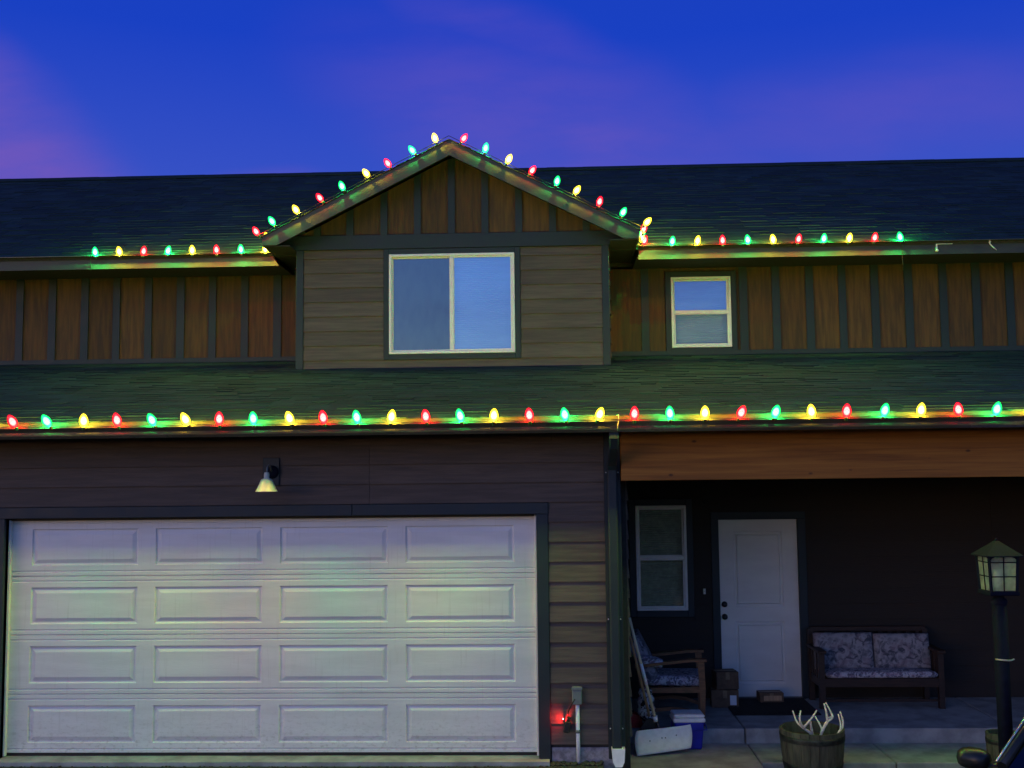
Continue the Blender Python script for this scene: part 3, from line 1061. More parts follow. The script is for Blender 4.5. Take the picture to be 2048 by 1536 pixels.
def window(name, parent, x0, x1, yf, z0, z1, kind, trim_w, panes, backing, lab=None):
    """frame proud of the wall; panes 'slider' (left/right) or 'hung' (upper/lower)"""
    w = MB()
    fwd = 0.045
    F = 0.032
    w.bbox(x0, x1, yf, yf + 0.10, z1 - F, z1, 0.004)
    w.bbox(x0, x1, yf, yf + 0.10, z0, z0 + F, 0.004)
    w.bbox(x0, x0 + F, yf + 0.001, yf + 0.10, z0 + F, z1 - F, 0.003)
    w.bbox(x1 - F, x1, yf + 0.001, yf + 0.10, z0 + F, z1 - F, 0.003)
    wo = w.build(name, 'vinyl', parent)
    xm, zm = (x0 + x1) / 2, (z0 + z1) / 2
    if kind == 'slider':
        cells = [(x0 + F, xm - 0.012, z0 + F, z1 - F, 0.045), (xm + 0.012, x1 - F, z0 + F, z1 - F, 0.018)]
        part('meeting_rail', wo, 'vinyl', xm - 0.026, xm + 0.026, yf + 0.012, yf + 0.09, z0 + F, z1 - F, bevel=0.004)
    else:
        cells = [(x0 + F, x1 - F, zm + 0.012, z1 - F, 0.045), (x0 + F, x1 - F, z0 + F, zm - 0.012, 0.018)]
        part('meeting_rail', wo, 'vinyl', x0 + F, x1 - F, yf + 0.012, yf + 0.09, zm - 0.022, zm + 0.022, bevel=0.004)
    for (a, b, c, d_, dy), pm in zip(cells, panes):
        s = MB()
        S = 0.018
        y0, y1 = yf + dy, yf + dy + 0.03
        s.box(a, b, y0, y1, d_ - S, d_).box(a, b, y0, y1, c, c + S).box(a, a + S, y0 + 0.001, y1, c + S, d_ - S).box(b - S, b, y0 + 0.001, y1, c + S, d_ - S)
        so = s.build('sash', 'vinyl', wo)
        MB().add([(a + S, y0 + 0.014, c + S), (b - S, y0 + 0.014, c + S), (b - S, y0 + 0.014, d_ - S), (a + S, y0 + 0.014, d_ - S)], [(0, 1, 2, 3)]).build('pane', pm[0], wo)
        if pm[1]:
            # insect screen just behind the pane plane
            MB().box(a + S, b - S, y0 + 0.020, y0 + 0.022, c + S, d_ - S).build('insect_screen', pm[1], wo)
    if backing:
        # blind hanging inside: narrow curved slats
        b = MB()
        zz = z0 + 0.01
        while zz < z1 - 0.02:
            b.add([(x0 + 0.02, yf + 0.150, zz), (x1 - 0.02, yf + 0.150, zz), (x1 - 0.02, yf + 0.142, zz + 0.014), (x0 + 0.02, yf + 0.142, zz + 0.014), (x1 - 0.02, yf + 0.150, zz + 0.027), (x0 + 0.02, yf + 0.150, zz + 0.027)],
                  [(0, 1, 2, 3), (3, 2, 4, 5)])
            zz += 0.025
        b.build('blind', backing, wo)
    t_ = trim_w
    if t_:
        for q in ((x0 - t_, x0 - 0.002, z0 - t_, z1 + t_), (x1 + 0.002, x1 + t_, z0 - t_, z1 + t_), (x0 - 0.001, x1 + 0.001, z0 - t_, z0 - 0.002), (x0 - 0.001, x1 + 0.001, z1 + 0.002, z1 + t_)):
            part('window_casing', wo, 'trim', q[0], q[1], yf + 0.014, yf + 0.1, q[2], q[3], bevel=0.003)
    return wo


window('slider_window', house, 3.0765, 4.6005, 3.085, 3.960, 5.1795, 'slider', 0.068, [('glass_screened', 'screen'), ('glass_coated', None)], 'blind')
window('hung_window', house, 6.5805, 7.3425, 4.005, 4.094, 5.008, 'hung', 0.073, [('glass_coated', None), ('glass_plain', None)], 'blind')

# porch back wall with window and entry door
YP = 3.02
pw = wallpart('porch_wall', [(5.60, 5.93, YP + 0.012, 3.2, -0.6, 2.82), (6.64, 6.93, YP + 0.012, 3.2, -0.6, 2.82), (7.90, XR, YP + 0.012, 3.2, -0.6, 2.82), (5.93, 6.64, YP + 0.012, 3.2, -0.6, 0.84),
                             (5.93, 6.64, YP + 0.012, 3.2, 2.18, 2.82), (5.93, 6.64, 3.19, 3.25, 0.84, 2.18), (6.93, 7.90, YP + 0.012, 3.2, 1.95, 2.82), (6.93, 7.90, 3.12, 3.2, -0.6, 1.95)])
zr = -0.10
while zr < 2.79:
    segs = [(5.72, 5.915), (6.66, 6.868), (7.960, 10.1), (10.103, 12.99)]
    if zr + EXPO < 0.83 or zr > 2.19:
        segs = [(5.72, 6.868)] + segs[2:]
    if zr > 2.03:
        segs = [(5.72, 5.915), (6.66, 10.1), (10.103, 12.99)] if zr < 2.19 else [(5.72, 10.1), (10.103, 12.99)]
    for a, b in segs:
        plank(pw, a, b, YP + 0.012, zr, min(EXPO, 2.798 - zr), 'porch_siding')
    zr += EXPO
window('porch_window', house, 5.990, 6.582, 2.985, 0.901, 2.116, 'hung', 0.075, [('glass_porch', None), ('glass_porch', None)], 'curtain_dark')
DXa, DXb, DZ0, DZ1 = 6.957, 7.871, -0.092, 1.940
ed_ = MB()
# door leaf built as a frame with two moulded panels let in
PAN = [(0.175, 0.145, 0.739, 0.855), (0.175, 1.025, 0.739, 1.895)]
ed_.box(0, 0.914, 0.012, 0.045, 0, 2.032)
for q in ((0, 0.175, 0, 2.032), (0.739, 0.914, 0, 2.032)):
    ed_.add([(q[0], 0, q[2]), (q[1], 0, q[2]), (q[1], 0, q[3]), (q[0], 0, q[3])], [(0, 1, 2, 3)])
for a, b in ((0, 0.145), (0.855, 1.025), (1.895, 2.032)):
    ed_.add([(0.175, 0, a), (0.739, 0, a), (0.739, 0, b), (0.175, 0, b)], [(0, 1, 2, 3)])
for q in ((0, 0, 0, 2.032), (0.914, 0.914, 0, 2.032)):
    ed_.add([(q[0], 0, 0), (q[0], 0.012, 0), (q[0], 0.012, 2.032), (q[0], 0, 2.032)], [(0, 1, 2, 3)])
edo = ed_.build('entry_door', 'door_white', house, (DXa, 3.05, DZ0), fix=False)
for a, b, c, d_ in PAN:
    me = raised_panel_mesh(c - a, d_ - b, [(0, 0), (0.012, 0.010), (0.028, 0.011), (0.040, -0.002), (0.050, 0.004), (0.070, 0.004)])
    obj('panel', me, 'door_white', edo, (a, 0, b))
for zz, nm in ((1.056, 'deadbolt'), (0.912, 'door_knob')):
    MB().lathe([(0.0, 0.0), (0.034, 0.0), (0.034, 0.008), (0.014, 0.012), (0.014, 0.03), (0.026, 0.036), (0.028, 0.05), (0.018, 0.06), (0, 0.062)], 16).build(nm, 'black_metal', edo, (0.052, 0.0, zz), (R(90), 0, 0))
for q in ((6.866, 6.955, 2.995, 3.10, -0.10, 1.945), (7.873, 7.962, 2.995, 3.10, -0.10, 1.945), (6.866, 7.962, 2.995, 3.10, 1.946, 2.035)):
    part('door_casing', house, 'trim', *q, bevel=0.003)
part('threshold', house, 'black_metal', 6.93, 7.90, 2.96, 3.10, -0.101, -0.093)

# ------------------------------------------------------------------ strings of lights
BULB_PROF = [(0.0095, 0.0), (0.0150, 0.006), (0.0215, 0.018), (0.0245, 0.032), (0.0225, 0.048), (0.0165, 0.063), (0.0085, 0.074), (0.0, 0.079)]
CORE_PROF = [(0.0, 0.012), (0.0105, 0.018), (0.0150, 0.030), (0.0135, 0.044), (0.0075, 0.056), (0.0, 0.061)]
SOCK_PROF = [(0.0, -0.030), (0.0115, -0.030), (0.0125, -0.004), (0.0105, 0.003), (0.0, 0.003)]
bulb_me = {}
BS = 1.55  # bulbs drawn oversize, their bloom put into the shape
BULB_PROF = [(r_ * BS, z_ * BS) for r_, z_ in BULB_PROF]
CORE_PROF = [(r_ * BS * 1.08, z_ * BS) for r_, z_ in CORE_PROF]
SOCK_PROF = [(r_ * 1.1, z_) for r_, z_ in SOCK_PROF]
for k in BULB:
    a = MB().lathe(BULB_PROF, 14).mesh('bulb')
    a.materials.append(MAT['glass_' + k])
    b = MB().lathe([(0, 0.0), (0.0042, 0.0018), (0.006, 0.006), (0.0042, 0.0102), (0, 0.012)], 7).mesh('led')
    b.materials.append(MAT['core_' + k])
    f_me = MB().lathe([(r_ * 0.80, z_ * 0.90 + 0.004) for r_, z_ in BULB_PROF], 12).mesh('glow_shell')  # added glowing shell, not a coating on the bulb
    f_me.materials.append(MAT['mid_glow_' + k])
    w_me = MB().lathe(CORE_PROF, 12).mesh('inner_glow')
    w_me.materials.append(MAT['glow_' + k])
    bulb_me[k] = (a, b, f_me, w_me)
sock_me = MB().lathe(SOCK_PROF, 10).mesh('socket')
sock_me.materials.append(MAT['wire'])
jit = random.Random(21)


def light_string(label, bulbs, cord, extra=None, group='strings of christmas lights'):
    """bulbs: (position of the glowing middle, axis, colour); cord: points of the wire"""
    st = thing('light_string', label, 'string lights', bulbs[0][0], 0.0, group)
    o0 = Vector(bulbs[0][0])
    for p, ax, k in bulbs:
        ax = Vector(ax).normalized()
        ax = (ax + Vector((jit.uniform(-.26, .26), jit.uniform(-.14, .14), jit.uniform(-.06, .06)))).normalized()
        base = Vector(p) - ax * 0.046
        rot = ax.to_track_quat('Z', 'Y').to_euler()
        bo = obj('bulb', bulb_me[k][0], None, st, base - o0, rot)
        bo['label'] = 'lit %s pointed bulb' % k
        obj('led', bulb_me[k][1], None, bo, (0, 0, 0.040))
        obj('inner_glow', bulb_me[k][3], None, bo)
        obj('glow_shell', bulb_me[k][2], None, bo)
        obj('socket', sock_me, None, bo)
    c = MB()
    c.tube([Vector(q) - o0 for q in cord], 0.0042, 6)
    c.build('cord', 'wire', st)
    if extra:
        for nm, pts, m_ in extra:
            MB().tube([Vector(q) - o0 for q in pts], 0.003, 6).build(nm, m_, st)
    return st


SP = 0.3048
CYC = ['red', 'green', 'yellow']
# along the lower gutter
OFF = [-16, -13, 10, 6, 15, 10, 3, 1, 19, 11, 3, 2, 0, -2, -14, -9, -4, -9, -11, -9, -12, -6, -15, -11, -16, 2, 7, 20, 37, 40, 38, 36, 30, 34, 38, 30]   # uneven spacing, mm
bl, cd = [], []
for i in range(-4, 36):
    x = 0.3756 + 0.29816 * i + (OFF[i] * 0.001 if i >= 0 else 0.0)
    zz = 2.985 + jit.uniform(-0.001, 0.001)
    tilt = jit.uniform(-0.10, 0.10)
    bl.append(((x, -0.633, zz), (tilt - 0.35 * max(0.0, (8 - i) / 12), -0.42, 1.0), CYC[i % 3]))
    if i > -4:
        cd.append((x - SP / 2, -0.604, 2.946 + jit.uniform(-0.004, 0.003)))
    cd.append((x, -0.606, 2.942))
light_string('long string of red, green and yellow bulbs along the lower gutter above the garage', bl, cd,
             [('lead_cord', [(5.585, -0.56, 2.985), (5.600, -0.585, 2.990), (5.600, -0.598, 2.95), (5.592, -0.600, 2.90), (5.590, -0.57, 2.855)], 'wire_pale')])
# upper left eave
seq = ['green', 'yellow', 'red', 'green', 'yellow', 'red', 'green', 'yellow']
bl, cd = [], []
for i, k in enumerate(seq):
    x = -0.612 + SP * i
    bl.append(((x, 3.235, 5.298), (0.02, -0.05, 1.0), k))
    cd += [(x, 3.24, 5.266), (x + SP / 2, 3.238, 5.270 + jit.uniform(-.006, .004))] if i < 7 else [(x, 3.24, 5.266)]
light_string('short string of eight bulbs on the upper eave left of the gable', bl, [(-0.70, 3.32, 5.08), (-0.70, 3.315, 5.18), (-0.68, 3.25, 5.262)] + cd)
# around the gable
gx = [1.741, 2.027, 2.313, 2.576, 2.868, 3.125, 3.418, 3.687, 4.026, 4.286, 4.558, 4.834, 5.127, 5.355, 5.623, 5.896]
gz = [5.520, 5.653, 5.792, 5.926, 6.077, 6.193, 6.345, 6.484, 6.477, 6.350, 6.211, 6.072, 5.933, 5.820, 5.677, 5.546]
seq = ['green', 'yellow', 'red', 'green', 'yellow', 'red', 'green', 'yellow', 'red', 'green', 'yellow', 'red', 'green', 'yellow', 'red', 'green']
bl, cd = [], []
bl.append(((1.612, 2.98, 5.388), (-0.3, 0.1, 1.0), 'yellow'))
bl.append(((1.552, 2.715, 5.400), (-0.55, 0.0, 0.9), 'red'))
cd += [(1.60, 3.18, 5.36), (1.63, 2.98, 5.352), (1.585, 2.72, 5.372)]
for x, zz, k in zip(gx, gz, seq):
    s = -1 if x < APX else 1
    bl.append(((x, 2.715, max(zz, rake_z(x) + 0.050)), (s * 0.45, -0.05, 0.9), k))
    cd.append((x, 2.718, rake_z(x) + 0.012))
    if k == 'yellow' and abs(x - 3.687) < 0.01:
        cd.append((APX, 2.716, RZ + 0.012))
bl.append(((6.173, 2.715, 5.425), (0.6, 0.0, 0.85), 'yellow'))
cd.append((6.13, 2.72, 5.372))
for q in (((6.152, 2.90, 5.388), (0.3, -0.1, 1), 'red'), ((6.145, 3.07, 5.372), (0.1, -0.2, 1), 'green'), ((6.150, 3.20, 5.345), (0.1, -0.3, 1), 'yellow'), ((6.185, 3.255, 5.322), (0.5, -0.2, 1), 'red')):
    bl.append(q)
    cd.append((q[0][0] - 0.015, q[0][1], q[0][2] - 0.036))
light_string('string of bulbs climbing over the peak of the dormer gable', bl, cd)
# upper right eave
seq = ['green', 'yellow', 'red', 'green', 'yellow', 'red', 'green', 'yellow', 'red', 'green']
bl, cd = [], [(6.21, 3.25, 5.285)]
for i, k in enumerate(seq):
    x = 6.5246 + SP * i
    bl.append(((x, 3.235, 5.300), (0.03, -0.05, 1.0), k))
    cd += [(x, 3.24, 5.266)] + ([(x + SP / 2, 3.238, 5.270 + jit.uniform(-.006, .004))] if i < 9 else [])
cd += [(9.30, 3.26, 5.262), (9.315, 3.318, 5.20), (9.312, 3.32, 5.05), (9.32, 3.33, 4.90)]
light_string('string of ten bulbs on the upper eave right of the gable above the small window', bl, cd)

# leftover light clips on the bare fascia
cl = MB().box(0, 0.20, -0.012, -0.002, -0.008, 0.008).box(0.0, 0.016, -0.014, -0.003, -0.075, -0.009)
cl.lathe([(0, -0.10), (0.018, -0.095), (0.022, -0.082), (0.012, -0.070), (0, -0.068)], 10, (0.012, -0.012, 0))
tag(cl.build('gutter_clip', 'vinyl', None, (9.72, 3.332, 5.238)), 'white hook-shaped clip left on the bare upper fascia at right', 'clip')
c2 = MB().tube([(0, -0.01, 0.05), (0.012, -0.012, 0.02), (0.05, -0.012, -0.02), (0.085, -0.010, -0.05)], [0.010, 0.007, 0.008, 0.004], 6)
c2.lathe([(0, 0.0), (0.018, 0.008), (0.016, 0.022), (0, 0.026)], 8, (0.005, -0.012, 0.04))
tag(c2.build('gutter_clip', 'vinyl', None, (10.36, 3.332, 5.195)), 'small crooked white clip near the right end of the upper fascia', 'clip')

# ------------------------------------------------------------------ things on the garage front
wl = thing('wall_lamp', 'unlit barn-style wall lamp with pale conical shade above the garage door', 'wall lamp', (2.463, 0.0, 2.363))
MB().bbox(-0.077, 0.077, -0.030, -0.008, 0.05, 0.305, 0.005).build('mounting_block', 'trim', wl)
MB().lathe([(0, 0), (0.058, 0), (0.060, 0.006), (0.05, 0.018), (0.015, 0.022), (0, 0.022)], 24).build('backplate', 'post_paint', wl, (0.012, -0.031, 0.175), (R(90), 0, 0))
MB().tube([(0.012, -0.045, 0.175), (0.014, -0.10, 0.222), (0.018, -0.18, 0.232), (0.021, -0.238, 0.212), (0.022, -0.258, 0.165)], 0.008, 8).build('arm', 'grey_plastic', wl)
sd = MB().lathe([(0.0, 0.172), (0.020, 0.170), (0.024, 0.150), (0.024, 0.118), (0.048, 0.108), (0.060, 0.082), (0.090, 0.012), (0.096, 0.004), (0.096, -0.002), (0.090, 0.002), (0.056, 0.078), (0.02, 0.104), (0, 0.106)], 28)
sd.build('lamp_shade', 'lamp_enamel', wl, (0.022, -0.260, 0.0))
MB().lathe([(0, 0.10), (0.018, 0.09), (0.026, 0.06), (0.02, 0.035), (0, 0.028)], 14).build('bulb', 'white_plastic', wl, (0.022, -0.260, 0))

ob = thing('outlet_box', 'grey weatherproof outlet box on a white conduit right of the garage door', 'outlet', (5.218, 0.0, -0.04))
MB().bbox(-0.043, 0.043, -0.075, -0.010, 0.498, 0.650, 0.008).build('cover', 'grey_plastic', ob)
MB().bbox(-0.047, 0.047, -0.080, -0.073, 0.628, 0.655, 0.003).build('lid', 'grey_plastic', ob)
MB().tube([(0.004, -0.042, 0.50), (0.004, -0.042, 0.2), (0.008, -0.042, -0.03)], 0.0175, 12).build('conduit', 'white_plastic', ob)
MB().tube([(0.004, -0.042, 0.278), (0.004, -0.042, 0.250)], 0.0205, 12).build('coupling', 'grey_plastic', ob)

sp = thing('plug_in_light', 'small black plug-in gadget with a red light shining on the siding', 'light', (5.125, -0.02, 0.27))
MB().bbox(-0.026, 0.030, -0.055, -0.006, -0.055, 0.045, 0.010).build('body', 'black_plastic', sp, rot=(0, R(10), 0))
MB().bbox(-0.016, 0.024, -0.050, -0.008, 0.045, 0.085, 0.008).build('head', 'black_plastic', sp, rot=(0, R(10), 0))
MB().tube([(0.01, -0.03, 0.08), (0.015, -0.035, 0.13), (0.05, -0.05, 0.20), (0.075, -0.055, 0.24)], 0.006, 8).build('cable', 'black_plastic', sp)
lens = MB().lathe([(0.0, 0.006), (0.007, 0.005), (0.010, 0.0), (0.010, -0.004)], 12)
lens.build('lens', 'red_lens', sp, (-0.0265, -0.026, 0.062), (0, R(-90), 0))
MB().lathe([(0.011, -0.008), (0.014, -0.008), (0.014, 0.004), (0.011, 0.004)], 14).build('bezel', 'grey_plastic', sp, (-0.0265, -0.026, 0.062), (0, R(-90), 0))

db = thing('doorbell', 'small white doorbell button on dark siding between porch window and entry door', 'doorbell', (6.775, YP - 0.008, 1.085))
MB().bbox(-0.014, 0.014, -0.016, 0.008, 0.0, 0.066, 0.004).build('housing', 'vinyl', db)
MB().lathe([(0, 0.004), (0.008, 0.003), (0.008, 0)], 12).build('button', 'lamp_enamel', db, (0, -0.0165, 0.033), (R(90), 0, 0))

# ------------------------------------------------------------------ porch things
ZP = -0.10
ZW = -0.243


def cushion(w, d_, h, seed=0, puff=0.35):
    """soft box: x 0..w, y 0..d, z 0..h with bulging faces and pinched edges"""
    n = 8
    bm = bmesh.new()
    bmesh.ops.create_cube(bm, size=2.0)
    bmesh.ops.subdivide_edges(bm, edges=bm.edges, cuts=n - 1, use_grid_fill=True)
    rr = random.Random(seed)
    for v_ in bm.verts:
        x, y, z_ = v_.co
        ex = (1 - x ** 4 * 0.0)
        e = max(0.0, 1 - x * x) * max(0.0, 1 - y * y)
        r2 = 0.94 + 0.06 * (1 - max(abs(x), abs(y), 0) ** 6)
        zz = z_ * (0.72 + puff * e ** 0.5)
        x2 = x * (1 - 0.05 * z_ * z_)
        y2 = y * (1 - 0.05 * z_ * z_)
        v_.co = ((x2 + 1) / 2 * w + rr.uniform(-.002, .002), (y2 + 1) / 2 * d_ + rr.uniform(-.002, .002), (zz + 1) / 2 * h + rr.uniform(-.0025, .0025))
    b = MB()
    bm.verts.index_update()
    b.add([v_.co[:] for v_ in bm.verts], [[q.index for q in f_.verts] for f_ in bm.faces], True)
    bm.free()
    return b


# wooden armchair turned towards the door (its front is local +x)
ch = thing('armchair', 'brown wooden armchair with patterned cushions under the porch window', 'armchair', (6.24, 1.93, ZP), R(-5))
for sy in (-1, 1):
    y = 0.30 * sy
    MB().prism([(0.305, 0.0), (0.345, 0.0), (0.360, 0.36), (0.352, 0.645), (0.285, 0.645), (0.300, 0.36)], y - 0.022, y + 0.022, 'y').build('leg', 'chair_wood', ch)
    MB().prism([(-0.34, 0.0), (-0.295, 0.0), (-0.255, 0.36), (-0.30, 0.60), (-0.345, 0.60), (-0.31, 0.36)], y - 0.022, y + 0.022, 'y').build('leg', 'chair_wood', ch)
    MB().prism([(-0.36, 0.585), (-0.10, 0.612), (0.20, 0.648), (0.375, 0.652), (0.375, 0.678), (0.20, 0.676), (-0.10, 0.640), (-0.36, 0.612)], y - 0.042, y + 0.042, 'y').build('arm_rest', 'chair_wood', ch)
    MB().prism([(-0.30, 0.085), (-0.15, 0.135), (0.02, 0.155), (0.18, 0.135), (0.32, 0.085), (0.32, 0.125), (0.18, 0.172), (0.02, 0.190), (-0.15, 0.172), (-0.30, 0.125)], y - 0.012, y + 0.012, 'y').build('stretcher', 'chair_wood', ch)
    MB().prism([(-0.30, 0.325), (0.31, 0.335), (0.31, 0.395), (-0.30, 0.375)], y - 0.014, y + 0.014, 'y').build('seat_rail', 'chair_wood', ch)
MB().box(0.285, 0.31, -0.278, 0.278, 0.30, 0.39).build('front_rail', 'chair_wood', ch)
for k in range(5):
    MB().box(-0.02, 0.03, -0.27, 0.27, -0.004, 0.008).build('slat', 'chair_wood', ch, (-0.22 + 0.115 * k, 0, 0.365 + 0.006 * k))
for k in range(2):
    MB().box(-0.014, 0.014, -0.28, 0.28, -0.02, 0.04).build('back_rail', 'chair_wood', ch, (-0.335 - 0.09 * k, 0, 0.56 + 0.27 * k), (0, R(-18), 0))
cushion(0.60, 0.54, 0.125, 1, 0.22).build('seat_cushion', 'floral_seat', ch, (-0.27, -0.27, 0.378))
cushion(0.52, 0.54, 0.19, 2, 0.2).build('back_cushion', 'floral', ch, (-0.08, -0.27, 0.46), (0, R(-116), 0))

# spare cushion and rolled blanket propped before the chair
bl_ = MB()
pts = []
for i in range(13):
    a = i / 12
    pts.append((0.09 * a * a + 0.01 * math.sin(a * 9), 0.0, 0.46 - 0.42 * a))
bl_.tube(pts, [0.035 + 0.055 * math.sin(math.pi * min(1, 0.12 + 0.8 * i / 12)) + 0.010 * math.sin(i * 2.3) for i in range(13)], 12)
tag(bl_.build('rolled_blanket', 'mottled', None, (5.93, 1.42, ZW + 0.10)), 'black and white mottled blanket roll standing behind the tool handles', 'blanket')
pc = cushion(0.24, 0.12, 0.10, 5, 0.3).build('throw_pillow', 'floral_seat', None, (5.90, 1.62, 0.52), (0, R(12), 0))
tag(pc, 'small frilled pillow on the near arm of the wooden armchair', 'pillow')

# snow shovel: curved white blade, pale wooden handle with a white sleeve
sv = thing('snow_shovel', 'snow shovel with wide white curved blade and pale yellow wooden handle', 'shovel', (6.05, 1.02, ZW))
bv, bf = [], []
NU, NV = 14, 9
BLc = Vector((5.792, 0.935, -0.238)); BRc = Vector((6.362, 1.055, -0.190)); TRc = Vector((6.376, 1.075, 0.012)); TLc = Vector((5.800, 0.985, -0.030))
for side in (0, 1):
    for j in range(NV):
        vv = j / (NV - 1)
        for i in range(NU):
            uu = i / (NU - 1)
            p = BLc.lerp(BRc, uu).lerp(TLc.lerp(TRc, uu), vv)
            bulge = 0.17 * vv * (1 - 0.5 * vv) + 0.012 * (abs(uu - 0.5) * 2) ** 3
            crn = 0.018 * (abs(uu - 0.5) * 2) ** 6 * (abs(vv - 0.5) * 2) ** 2
            p = p + Vector((0, bulge + 0.004 * side, 0)) + Vector((crn * (1 if uu < 0.5 else -1), 0, 0))
            bv.append(p - Vector((6.05, 1.02, ZW)))
for side in (0, 1):
    o_ = side * NU * NV
    for j in range(NV - 1):
        for i in range(NU - 1):
            q = (o_ + j * NU + i, o_ + j * NU + i + 1, o_ + (j + 1) * NU + i + 1, o_ + (j + 1) * NU + i)
            bf.append(q if side == 0 else q[::-1])
for j in range(NV - 1):
    for i in (0, NU - 1):
        a = j * NU + i
        bf.append((a, a + NU, a + NU + NU * NV, a + NU * NV))
for i in range(NU - 1):
    for j in (0, NV - 1):
        a = j * NU + i
        bf.append((a, a + 1, a + 1 + NU * NV, a + NU * NV))
MB().add(bv, bf, True).build('blade', 'white_plastic', sv)
O_ = Vector((6.05, 1.02, ZW))
hb, ht = Vector((6.010, 1.135, 0.070)), Vector((5.763, 1.06, 1.085))
MB().tube([hb - O_, ht - O_], 0.0155, 10).build('handle', 'handle_wood', sv)
MB().tube([ht.lerp(hb, 0.46) - O_, ht.lerp(hb, 0.665) - O_], 0.0170, 10).build('sleeve', 'white_plastic', sv)
MB().tube([hb.lerp(ht, -0.02) - O_, hb.lerp(ht, 0.03) - O_], 0.024, 10).build('collar', 'white_plastic', sv)
MB().tube([hb - O_, Vector((6.05, 1.15, -0.03)) - O_, Vector((6.075, 1.13, -0.10)) - O_], 0.016, 8).build('shank', 'black_metal', sv)
MB().tube([ht - O_, ht + (ht - hb).normalized() * 0.05 - O_], 0.009, 8).build('end_cap', 'black_plastic', sv)
for fx, fy in ((0.26, 0.52), (0.47, 0.58), (0.53, 0.57), (0.72, 0.62)):
    p = BLc.lerp(BRc, fx).lerp(TLc.lerp(TRc, fx), fy) + Vector((0, 0.17 * fy * (1 - 0.5 * fy) - 0.004, 0))
    MB().lathe([(0, 0.004), (0.006, 0.003), (0.007, 0)], 8).build('rivet', 'grey_plastic', sv, p - O_, (R(80), 0, 0))

br = thing('broom', 'second tool with a darker brown wooden handle leaning behind the snow shovel', 'broom', (5.98, 1.22, ZW))
O_ = Vector((5.98, 1.22, ZW))
hb, ht = Vector((5.958, 1.20, 0.085)), Vector((5.742, 1.09, 1.030))
MB().tube([hb - O_, ht - O_], 0.0135, 10).build('handle', 'handle_wood_dark', br)
MB().prism([(-0.05, 0.30), (0.03, 0.30), (0.10, 0.17), (-0.14, 0.17)], -0.02, 0.02, 'y').build('head', 'black_plastic', br)
bz = MB()
for k in range(22):
    x = -0.13 + 0.22 * k / 21
    bz.tube([(x, 0, 0.17), (x * 1.15, jit.uniform(-.015, .015), 0.002)], 0.0055, 5)
bz.build('bristles', 'black_plastic', br)['kind'] = 'stuff'

co = thing('cooler', 'small blue cooler with white lid beside the snow shovel', 'cooler', (6.345, 1.31, ZW), R(2))
cb = MB()
v_ = [(-0.125, -0.105, 0), (0.125, -0.105, 0), (0.125, 0.105, 0), (-0.125, 0.105, 0), (-0.150, -0.125, 0.275), (0.150, -0.125, 0.275), (0.150, 0.125, 0.275), (-0.150, 0.125, 0.275)]
cb.add(v_, [(0, 3, 2, 1), (4, 5, 6, 7), (0, 1, 5, 4), (1, 2, 6, 5), (2, 3, 7, 6), (3, 0, 4, 7)])
cbo = cb.build('tub', 'cooler_blue', co)
bvm = cbo.modifiers.new('round', 'BEVEL'); bvm.width = 0.02; bvm.segments = 3
MB().bbox(-0.160, 0.160, -0.135, 0.135, 0.268, 0.308, 0.010).build('lid_rim', 'white_plastic', co)
MB().bbox(-0.154, 0.154, -0.130, 0.130, 0.312, 0.345, 0.012).build('lid', 'white_plastic', co)
MB().tube([(-0.162, 0.0, 0.25), (-0.172, -0.06, 0.22), (-0.172, -0.138, 0.20), (0.172, -0.138, 0.20), (0.172, -0.06, 0.22), (0.162, 0, 0.25)], 0.006, 6).build('carry_handle', 'cooler_blue', co)

gc = thing('fuel_can', 'dark red fuel can with a spout in the shadow beside the garage corner', 'fuel can', (5.83, 1.60, ZP))
MB().prism([(-0.11, 0.0), (0.11, 0.0), (0.11, 0.085), (0.05, 0.12), (-0.02, 0.15), (-0.085, 0.13), (-0.11, 0.10)], -0.075, 0.075, 'y').build('body', 'red_plastic', gc)
MB().tube([(-0.02, 0, 0.12), (-0.02, 0, 0.165)], 0.022, 10).build('cap', 'black_plastic', gc)
MB().tube([(-0.02, 0, 0.16), (-0.028, 0, 0.20), (-0.030, 0, 0.29)], [0.014, 0.012, 0.007], 8).build('spout', 'wire_pale', gc)

for nm, lab, loc, sz, rz in (('cardboard_box', 'lower cardboard box with white shipping label beside the entry door', (6.91, 2.60, ZP), (0.30, 0.24, 0.19), -4),
                             ('cardboard_box', 'upper cardboard box stacked on another beside the entry door', (6.93, 2.62, ZP + 0.192), (0.25, 0.22, 0.19), 6),
                             ('parcel', 'small flat brown parcel left on the mat before the white entry door', (7.45, 2.76, ZP + 0.016), (0.27, 0.17, 0.105), 3)):
    bx = thing(nm, lab, 'box' if nm != 'parcel' else 'parcel', loc, R(rz), 'boxes left by the entry door')
    w, d_, h = sz
    MB().bbox(-w / 2, w / 2, -d_ / 2, d_ / 2, 0, h, 0.004).build('carton', 'cardboard', bx)
    MB().box(-w / 2 + 0.002, w / 2 - 0.002, -0.022, 0.022, h, h + 0.0015).build('tape', 'packing_tape', bx)
    MB().box(-0.022, 0.022, -d_ / 2 - 0.0015, -d_ / 2, h * 0.55, h - 0.003).build('tape', 'packing_tape', bx)
    if 'lower' in lab:
        MB().box(0.055, 0.125, -d_ / 2 - 0.002, -d_ / 2, 0.03, 0.135).build('shipping_label', 'paper', bx)
    if nm == 'parcel':
        MB().box(-0.09, 0.11, -d_ / 2 - 0.003, -d_ / 2 - 0.0016, 0.02, 0.075).build('shipping_label', 'handle_wood_dark', bx)
dm = MB().bbox(6.93, 7.86, 2.08, 2.93, ZP + 0.001, ZP + 0.015, 0.004)
